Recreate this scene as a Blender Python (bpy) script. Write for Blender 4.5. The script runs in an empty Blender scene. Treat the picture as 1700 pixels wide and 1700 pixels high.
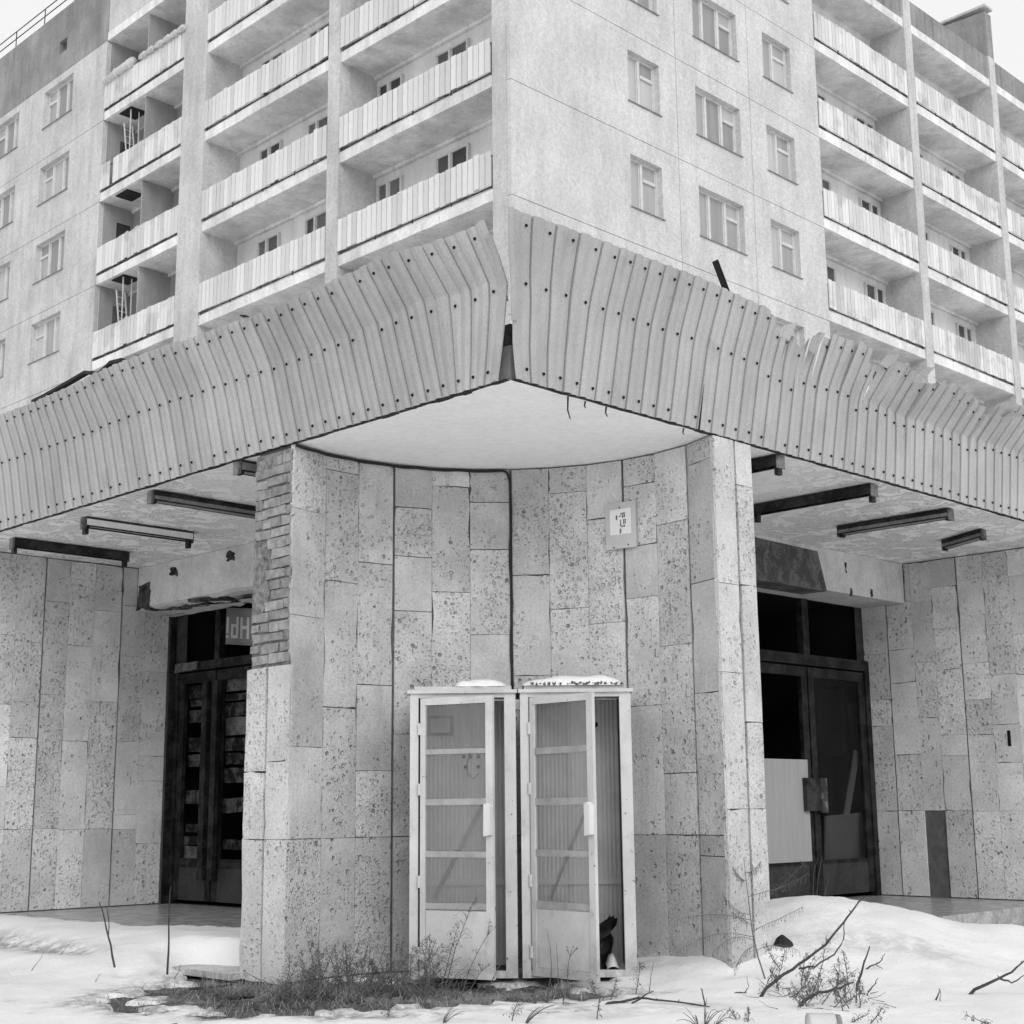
import bpy, math, random
from mathutils import Vector, noise
random.seed(7)
R = math.radians
scene = bpy.context.scene

# ------------------------------------------------------------------ camera (eye is z = 0, street about 1.25 m below it)
cam_d = bpy.data.cameras.new('camera')
cam = bpy.data.objects.new('camera', cam_d)
scene.collection.objects.link(cam)
cam_d.sensor_width = 36.0
cam_d.lens = 2429.0 / 1700.0 * 36.0
cam_d.clip_start = 0.1
cam_d.clip_end = 2000.0
from mathutils import Matrix
cam.matrix_world = Matrix.Rotation(R(90 + 11.45), 4, 'X') @ Matrix.Rotation(R(-0.558), 4, 'Z')
scene.camera = cam

# ------------------------------------------------------------------ sky: bright even overcast, black and white
SUN_EL, SUN_AZ = R(27), R(166)          # azimuth from +Y clockwise; the sun stands behind the camera, a little to the right
world = bpy.data.worlds.new('World')
scene.world = world
world.use_nodes = True
wn, wl = world.node_tree.nodes, world.node_tree.links
wn.clear()
sky_t = wn.new('ShaderNodeTexSky'); sky_t.sky_type = 'NISHITA'; sky_t.sun_disc = False
sky_t.sun_elevation = SUN_EL; sky_t.sun_rotation = SUN_AZ
sky_t.air_density = 1.0; sky_t.dust_density = 6.0; sky_t.ozone_density = 1.0
bw = wn.new('ShaderNodeRGBToBW')
mx = wn.new('ShaderNodeMix'); mx.data_type = 'FLOAT'; mx.inputs[0].default_value = 0.82
mx.inputs[3].default_value = 10.8
bg = wn.new('ShaderNodeBackground'); bg.inputs['Strength'].default_value = 0.1
wo = wn.new('ShaderNodeOutputWorld')
wl.new(sky_t.outputs[0], bw.inputs[0]); wl.new(bw.outputs[0], mx.inputs[2])
wl.new(mx.outputs[0], bg.inputs['Color']); wl.new(bg.outputs[0], wo.inputs[0])

sun_d = bpy.data.lights.new('sun', 'SUN')
sun_d.energy = .9; sun_d.angle = R(30); sun_d.color = (1, 1, 1)
sun = bpy.data.objects.new('sun', sun_d)
scene.collection.objects.link(sun)
sv = Vector((math.sin(SUN_AZ) * math.cos(SUN_EL), math.cos(SUN_AZ) * math.cos(SUN_EL), math.sin(SUN_EL)))
sun.rotation_euler = sv.to_track_quat('Z', 'Y').to_euler()

scene.view_settings.view_transform = 'Standard'
scene.view_settings.look = 'None'
scene.view_settings.exposure = 0.0
scene.view_settings.gamma = 1.0
scene.view_settings.use_curve_mapping = False

# ------------------------------------------------------------------ frames: s runs along a facade away from its corner, t runs inwards
CA = math.cos(R(45.05)); SA = math.sin(R(45.05))
DL = Vector((-CA, SA, 0)); DR = Vector((SA, CA, 0))
NL = Vector((-SA, -CA, 0)); NR = Vector((CA, -SA, 0))      # outward normals

class Frame:
    def __init__(self, o, ds, dt, flip):
        self.o, self.ds, self.dt, self.flip = Vector(o), ds, dt, flip
    def __call__(self, s, t, z):
        return self.o + self.ds * s + self.dt * t + Vector((0, 0, z))

CO = Vector((0.0, 9.32, 0.0))            # canopy corner
CB = Vector((0.055, 31.0, 0.0))          # corner of the apartment block
FL = Frame(CO, DL, -NL, True); FR = Frame(CO, DR, -NR, False)
BL = Frame(CB, DL, -NL, True); BR = Frame(CB, DR, -NR, False)
WF = Frame((0, 0, 0), Vector((1, 0, 0)), Vector((0, 1, 0)), False)
ZS = 2.8                                 # soffit

# ------------------------------------------------------------------ mesh helpers
class MB:
    def __init__(self): self.v, self.f = [], []
    def add(self, vs, fs, flip=False):
        n = len(self.v)
        self.v += [Vector(p) for p in vs]
        for q in fs:
            q = [i + n for i in q]
            self.f.append(q[::-1] if flip else q)
    def hexa(self, p, flip=False):      # p: bottom 4 ccw, top 4
        self.add(p, [(3, 2, 1, 0), (4, 5, 6, 7), (0, 1, 5, 4), (1, 2, 6, 5), (2, 3, 7, 6), (3, 0, 4, 7)], flip)
    def box(self, fr, s0, s1, t0, t1, z0, z1):
        self.hexa([fr(s0, t0, z0), fr(s1, t0, z0), fr(s1, t1, z0), fr(s0, t1, z0),
                   fr(s0, t0, z1), fr(s1, t0, z1), fr(s1, t1, z1), fr(s0, t1, z1)], fr.flip)
    def prism(self, pts, z0, z1):        # pts ccw in xy
        n = len(pts)
        vs = [Vector((x, y, z0)) for x, y in pts] + [Vector((x, y, z1)) for x, y in pts]
        fs = [tuple(range(n))[::-1], tuple(range(n, 2 * n))]
        fs += [(i, (i + 1) % n, n + (i + 1) % n, n + i) for i in range(n)]
        self.add(vs, fs)
    def tube(self, pts, r0, r1=None, n=5, cap=True):
        r1 = r0 if r1 is None else r1
        pts = [Vector(p) for p in pts]
        m = len(pts); vs = []
        for i, p in enumerate(pts):
            d = (pts[min(i + 1, m - 1)] - pts[max(i - 1, 0)])
            d = d.normalized() if d.length > 1e-9 else Vector((0, 0, 1))
            a = d.cross(Vector((0, 0, 1)) if abs(d.z) < .9 else Vector((1, 0, 0))).normalized()
            b = d.cross(a)
            r = r0 + (r1 - r0) * i / max(m - 1, 1)
            for k in range(n):
                w = 2 * math.pi * k / n
                vs.append(p + (a * math.cos(w) + b * math.sin(w)) * r)
        fs = []
        for i in range(m - 1):
            for k in range(n):
                k2 = (k + 1) % n
                fs.append((i * n + k, i * n + k2, (i + 1) * n + k2, (i + 1) * n + k))
        if cap:
            fs.append(tuple(range(n))[::-1]); fs.append(tuple((m - 1) * n + k for k in range(n)))
        self.add(vs, fs)
    def bar(self, a, b, w, h, up=(0, 0, 1)):   # rectangular bar between two points
        a, b = Vector(a), Vector(b)
        d = (b - a).normalized(); up = Vector(up)
        x = d.cross(up)
        if x.length < 1e-4: x = d.cross(Vector((1, 0, 0)))
        x.normalize(); y = x.cross(d)
        x = x * w / 2; y = y * h / 2
        self.hexa([a - x - y, a + x - y, b + x - y, b - x - y, a - x + y, a + x + y, b + x + y, b - x + y])
    def plate(self, fr, s0, s1, z0, z1, t0, th, jit=.002, chip=0., rnd=random):
        """a thin slab on plane t = t0 (front) reaching th inwards, with an uneven outline"""
        us = [0, .33, .67]; per = []
        W, H = s1 - s0, z1 - z0
        for u in us: per.append((s0 + W * u, z0, 0))
        nz = 5
        for i in range(nz): per.append((s1, z0 + H * i / nz, 1))
        for u in us: per.append((s1 - W * u, z1, 0))
        for i in range(nz): per.append((s0, z1 - H * i / nz, 1))
        tl, tz = rnd.uniform(-jit, jit), rnd.uniform(-jit, jit)
        P = []
        for s, z, e in per:
            js, jz = rnd.uniform(-jit, jit), rnd.uniform(-jit, jit)
            if chip and rnd.random() < chip:
                c = rnd.uniform(.004, .016)
                js += c if s == s0 else (-c if s == s1 else 0); jz += c * .6 if z == z0 else (-c * .6 if z == z1 else 0)
            P.append((s + js, z + jz))
        n = len(P); cs, cz = (s0 + s1) / 2, (z0 + z1) / 2
        vs = []
        for s, z in P:
            vs.append(fr(s, t0 + tl * (s - cs) / max(W, .1) + tz * (z - cz) / max(H, .1), z))
        ins = .0035
        for s, z in P: vs.append(fr(s + (-ins if s < cs else ins) * 0, t0 + th, z))
        fs = [tuple(range(n))] + [(i, n + i, n + (i + 1) % n, (i + 1) % n) for i in range(n)]
        self.add(vs, fs, fr.flip)

WL = {}
def mesh_of(name, mb, mat, org=Vector((0, 0, 0)), smooth=False):
    me = bpy.data.meshes.new(name)
    me.from_pydata([tuple(p - org) for p in mb.v], [], mb.f)
    if mat is not None:
        for m in (mat if isinstance(mat, (list, tuple)) else [mat]): me.materials.append(m)
    if smooth: me.polygons.foreach_set('use_smooth', [True] * len(me.polygons))
    me.update()
    return me
def link(name, data, parent, wloc, rz=0.0):
    o = bpy.data.objects.new(name, data)
    scene.collection.objects.link(o)
    if parent is not None:
        o.parent = parent; o.location = wloc - WL[parent.name]
    else: o.location = wloc
    o.rotation_euler = (0, 0, rz)
    WL[o.name] = Vector(wloc)
    return o
def obj(name, mb, mat, parent=None, smooth=False, org=None):
    org = Vector(org) if org is not None else (WL[parent.name] if parent is not None else Vector((0, 0, 0)))
    return link(name, mesh_of(name, mb, mat, org, smooth), parent, org)
def thing(name, label, cat, loc, group=None):
    o = link(name, None, None, Vector(loc))
    o.empty_display_size = .3
    tag(o, label, cat, group)
    return o
def tag(o, label, cat, group=None):
    o['label'] = label; o['category'] = cat
    if group: o['group'] = group
    return o
def struct(name, mb, mat, smooth=False):
    o = obj(name, mb, mat, None, smooth); o['kind'] = 'structure'; return o
def stuff(o): o['kind'] = 'stuff'; return o

# ------------------------------------------------------------------ materials (all neutral greys: the photograph is black and white)
class NT:
    def __init__(self, name):
        self.m = bpy.data.materials.new(name); self.m.use_nodes = True
        self.n, self.l = self.m.node_tree.nodes, self.m.node_tree.links
        self.b = self.n['Principled BSDF']
        self.b.inputs['Specular IOR Level'].default_value = .25
        self._tc = None
    def new(self, t, **kw):
        x = self.n.new(t)
        for k, v in kw.items(): setattr(x, k, v)
        return x
    def inp(self, x, i, v):
        if v is None: return
        if hasattr(v, 'is_linked') or hasattr(v, 'links'): self.l.new(v, x.inputs[i])
        else: x.inputs[i].default_value = v
    def coord(self):
        if self._tc is None: self._tc = self.new('ShaderNodeTexCoord').outputs['Object']
        return self._tc
    def math(self, op, a, b=None, c=None, clamp=False):
        x = self.new('ShaderNodeMath', operation=op, use_clamp=clamp)
        self.inp(x, 0, a); self.inp(x, 1, b)
        if c is not None: self.inp(x, 2, c)
        return x.outputs[0]
    def noise(self, scale, detail=4., rough=.6, vec=None, stretch=None, dist=0.):
        x = self.new('ShaderNodeTexNoise')
        v = vec or self.coord()
        if stretch:
            mp = self.new('ShaderNodeMapping'); self.l.new(v, mp.inputs[0]); mp.inputs['Scale'].default_value = stretch; v = mp.outputs[0]
        self.l.new(v, x.inputs['Vector'])
        x.inputs['Scale'].default_value = scale; x.inputs['Detail'].default_value = detail
        x.inputs['Roughness'].default_value = rough; x.inputs['Distortion'].default_value = dist
        return x.outputs['Fac']
    def ramp(self, v, a, b, lo=0., hi=1.):
        x = self.new('ShaderNodeMapRange', interpolation_type='SMOOTHSTEP')
        self.inp(x, 0, v); self.inp(x, 1, a); self.inp(x, 2, b); self.inp(x, 3, lo); self.inp(x, 4, hi)
        return x.outputs[0]
    def mix(self, f, a, b):
        x = self.new('ShaderNodeMix', data_type='FLOAT')
        self.inp(x, 0, f); self.inp(x, 2, a); self.inp(x, 3, b)
        return x.outputs[0]
    def rand(self): return self.new('ShaderNodeObjectInfo').outputs['Random']
    def island(self): return self.new('ShaderNodeNewGeometry').outputs['Random Per Island']
    def color(self, v):
        if isinstance(v, (int, float)): self.b.inputs['Base Color'].default_value = (v, v, v, 1)
        else:
            c = self.new('ShaderNodeCombineColor')
            for i in range(3): self.l.new(v, c.inputs[i])
            self.l.new(c.outputs[0], self.b.inputs['Base Color'])
    def bump(self, h, strength, dist=.01):
        x = self.new('ShaderNodeBump'); x.inputs['Strength'].default_value = strength; x.inputs['Distance'].default_value = dist
        self.l.new(h, x.inputs['Height']); self.l.new(x.outputs[0], self.b.inputs['Normal'])
    def rough(self, v): self.inp(self.b, 'Roughness', v)

def simple(name, base, var=.12, scale=6., rough=.8, bump=.15, bscale=60., dist=.004, rnd=0., spec=None, stretch=None):
    t = NT(name)
    f = t.noise(scale, 5, .6, stretch=stretch)
    v = t.math('MULTIPLY', t.ramp(f, .25, .75, 1 - var, 1 + var), base)
    if rnd: v = t.math('MULTIPLY', v, t.ramp(t.rand(), 0, 1, 1 - rnd, 1 + rnd))
    t.color(v); t.rough(rough)
    if spec is not None: t.b.inputs['Specular IOR Level'].default_value = spec
    if bump: t.bump(t.noise(bscale, 4, .6), bump, dist)
    return t.m

def stone_mat(name, base, pit=1., tone=.16):
    t = NT(name)
    rnd = t.rand()
    ofs = t.new('ShaderNodeVectorMath', operation='ADD')
    cmb = t.new('ShaderNodeCombineXYZ')
    r37 = t.math('MULTIPLY', rnd, 37.); t.l.new(r37, cmb.inputs[0]); t.l.new(t.math('MULTIPLY', rnd, 91.), cmb.inputs[1]); t.l.new(t.math('MULTIPLY', rnd, 53.), cmb.inputs[2])
    t.l.new(t.coord(), ofs.inputs[0]); t.l.new(cmb.outputs[0], ofs.inputs[1])
    P = ofs.outputs[0]
    cloud = t.noise(2.2, 5, .65, vec=P)
    fine = t.noise(45, 5, .7, vec=P)
    grain = t.noise(160, 2, .5, vec=P)
    # shell holes: two sizes of cells, thinned by patches and by how worn each slab is
    r2 = t.math('FRACT', t.math('MULTIPLY', rnd, 17.31))
    patch = t.noise(3.2, 3, .5, vec=P)
    dens = t.math('ADD', t.math('MULTIPLY_ADD', r2, .95, -.08), t.ramp(patch, .35, .65, -.3, .35))
    hs = []
    for sc, k in ((19., 1.), (36., .9), (70., .7)):
        v = t.new('ShaderNodeTexVoronoi', feature='F1'); t.l.new(P, v.inputs['Vector']); v.inputs['Scale'].default_value = sc
        sp = t.new('ShaderNodeSeparateColor'); t.l.new(v.outputs['Color'], sp.inputs[0])
        on = t.ramp(t.math('SUBTRACT', dens, sp.outputs[0]), -.02, .06)
        rad = t.math('MULTIPLY_ADD', sp.outputs[1], .26, .16)
        d = t.math('DIVIDE', v.outputs['Distance'], rad)
        hole = t.math('MULTIPLY', t.ramp(d, 1.0, .55), on)
        hs.append(t.math('MULTIPLY', hole, k))
    holes = t.math('MAXIMUM', t.math('MAXIMUM', hs[0], hs[1]), hs[2])
    deep = t.math('MULTIPLY', t.math('MULTIPLY', holes, t.ramp(t.noise(14, 2, .5, vec=P), .47, .66)), pit)
    tone_f = t.ramp(rnd, 0, 1, 1 - tone, 1 + tone)
    v = t.math('MULTIPLY', t.math('MULTIPLY', t.ramp(cloud, .25, .75, .84, 1.14), tone_f), base)
    v = t.math('MULTIPLY', v, t.ramp(fine, .3, .7, .88, 1.1))
    v = t.math('MULTIPLY', v, t.math('SUBTRACT', 1., t.math('MULTIPLY', deep, .58)))  # dirt in the holes, with their shade put into the colour too
    v = t.math('MULTIPLY', v, t.ramp(t.noise(.9, 5, .7), .5, .72, 1.04, .84))
    v = t.math('MULTIPLY', v, t.ramp(t.noise(4., 5, .7, stretch=(1.5, 1.5, .15)), .55, .75, 1., .86))
    speck = t.ramp(grain, .32, .46, .66, 1.)
    v = t.math('MULTIPLY', v, speck)
    t.color(v); t.rough(.85)
    h = t.math('SUBTRACT', t.math('MULTIPLY', fine, .35), t.math('MULTIPLY', holes, 1.0))
    t.bump(h, 1.0 * pit, .016)
    return t.m

def plaster_mat(name, base, stain=.25, coarse=.25):
    t = NT(name)
    c1 = t.noise(.55, 6, .62); c2 = t.noise(1.3, 5, .6, stretch=(1.6, 1.6, .35)); g = t.noise(38, 3, .7); g2 = t.noise(9, 4, .7)
    v = t.math('MULTIPLY', t.ramp(c1, .3, .7, 1 - stain * .5, 1 + stain * .28), base)
    v = t.math('MULTIPLY', v, t.ramp(c2, .35, .75, 1.05, 1 - stain * .5))
    v = t.math('MULTIPLY', v, t.ramp(g, .3, .7, 1 - coarse * .35, 1 + coarse * .3))
    v = t.math('MULTIPLY', v, t.ramp(g2, .3, .7, 1 - coarse * .2, 1 + coarse * .2))
    run = t.noise(2.2, 5, .7, stretch=(1.4, 1.4, .06))
    v = t.math('MULTIPLY', v, t.ramp(run, .55, .78, 1., 1 - stain * .7))
    v = t.math('MULTIPLY', v, t.ramp(t.noise(4.5, 6, .75, dist=.8), .62, .72, 1., 1 - stain * .45))
    t.color(v); t.rough(.9); t.bump(g, .5, .015)
    return t.m

def soffit_mat():
    t = NT('soffit_plaster')
    c1 = t.noise(.8, 6, .7, dist=.6); c2 = t.noise(3.2, 6, .72, dist=1.2); fl = t.noise(14, 5, .75)
    # damp rings and flaking away from the corner where lime wash has held
    sx = t.new('ShaderNodeSeparateXYZ'); t.l.new(t.coord(), sx.inputs[0])
    away = t.ramp(t.math('ADD', t.math('ABSOLUTE', sx.outputs[0]), t.math('MULTIPLY', c1, 1.2)), 2.3, 3.8)
    st = t.math('MULTIPLY', t.ramp(c2, .42, .68), away)
    v = t.math('MULTIPLY', t.ramp(c1, .3, .7, .95, 1.03), .97)
    v = t.math('MULTIPLY', v, t.math('SUBTRACT', 1., t.math('MULTIPLY', st, .36)))
    crack = t.math('MULTIPLY', t.ramp(t.math('ABSOLUTE', t.math('SUBTRACT', c2, .5)), .022, .0), away)
    v = t.math('MULTIPLY', v, t.math('SUBTRACT', 1., t.math('MULTIPLY', crack, .6)))
    v = t.math('MULTIPLY', v, t.ramp(fl, .3, .7, .93, 1.04))
    t.color(v); t.rough(.95); t.bump(t.math('ADD', t.math('MULTIPLY', c2, 1.), t.math('MULTIPLY', fl, .25)), .5, .03)
    return t.m

def metal_mat():
    t = NT('fascia_metal')
    c = t.noise(1.6, 4, .6); s = t.noise(5, 5, .65, stretch=(1, 1, .12)); g = t.noise(70, 3, .6)
    v = t.math('MULTIPLY', t.ramp(c, .3, .7, .93, 1.06), .42)
    v = t.math('MULTIPLY', v, t.ramp(s, .35, .8, 1.04, .86))
    v = t.math('MULTIPLY', v, t.ramp(t.rand(), 0, 1, .92, 1.06))
    v = t.math('MULTIPLY', v, t.ramp(g, .3, .7, .9, 1.07))
    sc = t.noise(11, 6, .8, stretch=(1, 1, .25), dist=.4)
    v = t.math('MULTIPLY', v, t.ramp(sc, .60, .74, 1., .72))
    v = t.math('MULTIPLY', v, t.ramp(t.noise(2.7, 4, .7), .55, .75, 1., .86))
    t.color(v); t.rough(.62); t.b.inputs['Specular IOR Level'].default_value = .35
    t.bump(t.noise(4, 3, .5), .25, .02)
    return t.m

def board_mat():
    t = NT('balcony_board')
    k = t.math('FRACT', t.math('ADD', t.rand(), t.island()))
    s = t.noise(3.2, 5, .62, stretch=(1, 1, .35)); g = t.noise(30, 3, .6, stretch=(1, 1, .2)); d = t.noise(.9, 4, .6)
    v = t.math('MULTIPLY', t.ramp(k, 0, 1, .84, 1.08), .69)
    v = t.math('MULTIPLY', v, t.ramp(s, .52, .78, 1., .78))
    v = t.math('MULTIPLY', v, t.ramp(d, .5, .62, 1., .78))
    v = t.math('MULTIPLY', v, t.ramp(g, .3, .7, .96, 1.03))
    t.color(v); t.rough(.85)
    return t.m

def snow_mat():
    t = NT('snow')
    c = t.noise(1.1, 5, .6); g = t.noise(26, 4, .6); d = t.noise(9, 5, .7)
    v = t.math('MULTIPLY', t.ramp(c, .3, .7, .95, 1.02), .91)
    v = t.math('MULTIPLY', v, t.ramp(d, .6, .8, 1., .84))
    at = t.new('ShaderNodeAttribute', attribute_name='dirt')
    dm = t.math('MULTIPLY', at.outputs['Fac'], t.ramp(t.noise(7, 6, .75), .35, .62))
    v = t.mix(dm, v, .30)
    grit = t.ramp(t.noise(75, 3, .6), .70, .74)
    v = t.math('MULTIPLY', v, t.math('SUBTRACT', 1., t.math('MULTIPLY', grit, t.math('MULTIPLY_ADD', at.outputs['Fac'], .6, .22))))
    t.color(v); t.rough(.75)
    t.b.inputs['Subsurface Weight'].default_value = 0.0
    t.bump(t.math('ADD', t.math('ADD', t.math('MULTIPLY', g, .7), t.math('MULTIPLY', t.noise(70, 4, .7), .45)), t.noise(5, 5, .65)), .6, .02)
    return t.m

def soil_mat():
    t = NT('soil')
    c = t.noise(3, 6, .7); g = t.noise(30, 5, .75); w = t.noise(1.3, 4, .6)
    v = t.math('MULTIPLY', t.ramp(c, .3, .7, .5, 1.5), .10)
    v = t.math('MULTIPLY', v, t.ramp(g, .3, .7, .6, 1.35))
    slush = t.ramp(w, .5, .62)
    v = t.mix(t.math('MULTIPLY', slush, .5), v, .38)
    t.color(v); t.rough(.7); t.bump(g, .8, .02)
    return t.m

def rust_mat(name, base, hi, rough=.6):
    t = NT(name)
    c = t.noise(5, 6, .72, dist=.5); g = t.noise(40, 4, .7)
    v = t.mix(t.ramp(c, .42, .6), base, hi)
    v = t.math('MULTIPLY', v, t.ramp(g, .3, .7, .75, 1.2))
    t.color(v); t.rough(rough); t.bump(g, .5, .004)
    return t.m

def white_paint_mat():
    t = NT('white_paint')
    c = t.noise(2, 5, .6); s = t.noise(9, 5, .7, stretch=(1, 1, .3)); g = t.noise(55, 3, .6)
    chip = t.ramp(t.noise(17, 6, .75), .63, .68)
    sz = t.new('ShaderNodeSeparateXYZ'); t.l.new(t.coord(), sz.inputs[0])
    low = t.math('MULTIPLY', t.ramp(sz.outputs[2], .30, .0), t.ramp(t.noise(6, 5, .7), .35, .65))
    v = t.math('MULTIPLY', t.ramp(c, .3, .7, .86, 1.04), .62)
    v = t.math('MULTIPLY', v, t.ramp(s, .5, .8, 1., .86))
    v = t.math('MULTIPLY', v, t.math('SUBTRACT', 1., t.math('MULTIPLY', low, .4)))
    v = t.math('MULTIPLY', v, t.ramp(t.noise(3.5, 5, .75), .5, .7, 1., .82))
    v = t.mix(chip, v, .10)
    v = t.math('MULTIPLY', v, t.ramp(g, .3, .7, .97, 1.02))
    t.color(v); t.rough(.5); t.bump(g, .15, .002)
    return t.m

def glass_mat(name, tint, refl=.12, dirt=.25):
    t = NT(name)
    out = t.n['Material Output']
    tr = t.new('ShaderNodeBsdfTransparent'); tr.inputs[0].default_value = (tint, tint, tint, 1)
    gl = t.new('ShaderNodeBsdfGlossy'); gl.inputs['Roughness'].default_value = .06; gl.inputs['Color'].default_value = (.9, .9, .9, 1)
    df = t.new('ShaderNodeBsdfDiffuse'); df.inputs[0].default_value = (.5, .5, .5, 1)
    m1 = t.new('ShaderNodeMixShader'); m1.inputs[0].default_value = refl
    m2 = t.new('ShaderNodeMixShader')
    f = t.ramp(t.noise(4, 5, .65, stretch=(1, 1, .4)), .3, .75, dirt * .4, dirt)
    t.l.new(f, m2.inputs[0])
    t.l.new(tr.outputs[0], m1.inputs[1]); t.l.new(gl.outputs[0], m1.inputs[2])
    t.l.new(m1.outputs[0], m2.inputs[1]); t.l.new(df.outputs[0], m2.inputs[2])
    t.l.new(m2.outputs[0], out.inputs['Surface'])
    return t.m

M = dict(
    stone=stone_mat('shell_limestone', .55, 1., .12), stone_pale=stone_mat('shell_limestone_pale', .59, .9, .08),
    stone_porch=stone_mat('shell_limestone_porch', .69, 1., .14),
    mortar=simple('mortar', .13, .25, 9, .95, .5, 50, .01), plaster=plaster_mat('facade_render', .59, .2, .5),
    plaster_rough=plaster_mat('pillar_render', .56, .3, .5), parapet=plaster_mat('stained_parapet', .30, .5, .4),
    bay_wall=plaster_mat('balcony_wall_paint', .74, .22, .12), slab=plaster_mat('balcony_slab', .78, .4, .4),
    soffit=soffit_mat(), metal=metal_mat(), board=board_mat(), snow=snow_mat(), soil=soil_mat(),
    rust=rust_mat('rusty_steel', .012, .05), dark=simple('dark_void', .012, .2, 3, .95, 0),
    lamp=rust_mat('lamp_tray_paint', .04, .2, .6), lamp_pale=rust_mat('lamp_tray_pale', .22, .30, .6), lamp_side=rust_mat('lamp_side_rust', .012, .09, .6), white=white_paint_mat(),
    frame=simple('window_frame_paint', .60, .1, 5, .6, .1), beam=plaster_mat('beam_plaster', .66, .4, .3),
    bare=rust_mat('bare_concrete', .07, .15, .95), crumble=rust_mat('crumbled_concrete', .02, .10, .95),
    brick=simple('grey_brick', .28, .3, 14, .95, .8, 70, .01, rnd=.16), brick_mortar=simple('brick_mortar', .20, .5, 20, .95, .8, 50, .012),
    pane_pale=simple('pale_pane', .40, .1, 1.2, .8, 0, rnd=.28, stretch=(3, 3, .3)), pane_dark=simple('dark_pane', .09, .3, 1.5, .35, 0, rnd=.5, spec=.5),  # window panes: their pale look is put into the colour
    doorpaint2=rust_mat('boarded_door_steel', .005, .028, .7), handle=simple('handle_enamel', .66, .08, 9, .45, .1), bay_dark=plaster_mat('bay_recess_dark', .36, .3, .2),  # the narrow bay's darkness is put into its wall colour
    bar=simple('dirty_bar_paint', .36, .2, 9, .6, .2), glass=glass_mat('booth_glass', .82, .05, .17), door_glass=glass_mat('door_glass', .6, .02, .015),
    corr=simple('corrugated_liner', .62, .12, 3, .6, .1), weed=simple('dry_weed_stem', .12, .3, 9, .9, 0), twig=simple('twig_bark', .06, .3, 12, .9, .3),
    straw=simple('dry_straw', .27, .6, 6, .9, 0, rnd=.2), pave=rust_mat('wet_paving', .34, .5, .25), wood=rust_mat('weathered_wood', .006, .075, .9),
    doorpaint=rust_mat('door_steel', .008, .030, .6), kick=rust_mat('door_kick_panel', .035, .05, .5), ply=simple('pale_plywood', .38, .08, 4, .7, .1, stretch=(3, 3, .2)),
    banner=simple('banner_cloth', .30, .1, 3, .8, 0), letter=simple('banner_letter', .75, .06, 4, .7, 0), black=simple('black_paint', .01, .2, 5, .6, 0),
    plate=simple('plan_plate', .52, .05, 4, .5, .05), paper=simple('plan_paper', .78, .03, 4, .6, 0), cable=simple('cable_rubber', .02, .2, 6, .5, 0),
    plastic=simple('cloudy_plastic', .55, .1, 3, .35, .05), felt=simple('roofing_felt', .03, .4, 8, .9, .5),
    hole=simple('bolt_hole', .008, .1, 5, .9, 0), roofing=simple('canopy_concrete', .3, .3, 3, .9, .3), plinth=simple('plinth_stone', .2, .25, 6, .9, .4),
)

def lerp_tab(tab, x):
    if x <= tab[0][0]: return tab[0][1]
    for (a, va), (b, vb) in zip(tab, tab[1:]):
        if x <= b: return va + (vb - va) * (x - a) / (b - a)
    return tab[-1][1]
def nz(x, y, z=0., s=1.): return noise.noise(Vector((x * s, y * s, z * s)))
def hsh(i, k=0): return random.Random(i * 7919 + k * 104729 + 13).random()

# ================================================================== GROUND
def loc_l(x, y):
    d = Vector((x, y, 0)) - CO
    return d.dot(DL), d.dot(DR)          # (s along left facade, t inward) ; swapped for the right facade
def thaw(x, y):
    """1 where the snow has melted off the soil at the foot of the pier and the booths"""
    n = nz(x, y, 3., 1.7) * .45 + nz(x, y, 9., 5.) * .3 + nz(x, y, 4., 11.) * .15
    d1 = 1 - math.hypot((x + 1.2) / 1.5, (y - 10.42) / .92) + n
    d2 = 1 - math.hypot((x + .1) / .75, (y - 10.45) / .42) + n
    d3 = 1 - math.hypot((x + 2.1) / .6, (y - 10.9) / .45) + n
    d3 = max(d3, .8 - math.hypot((x + 1.55) / .8, (y - 9.75) / .5) + n)
    return max(d1, d2, d3)
def sstep(a, b, x):
    u = min(max((x - a) / (b - a), 0), 1); return u * u * (3 - 2 * u)
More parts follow.
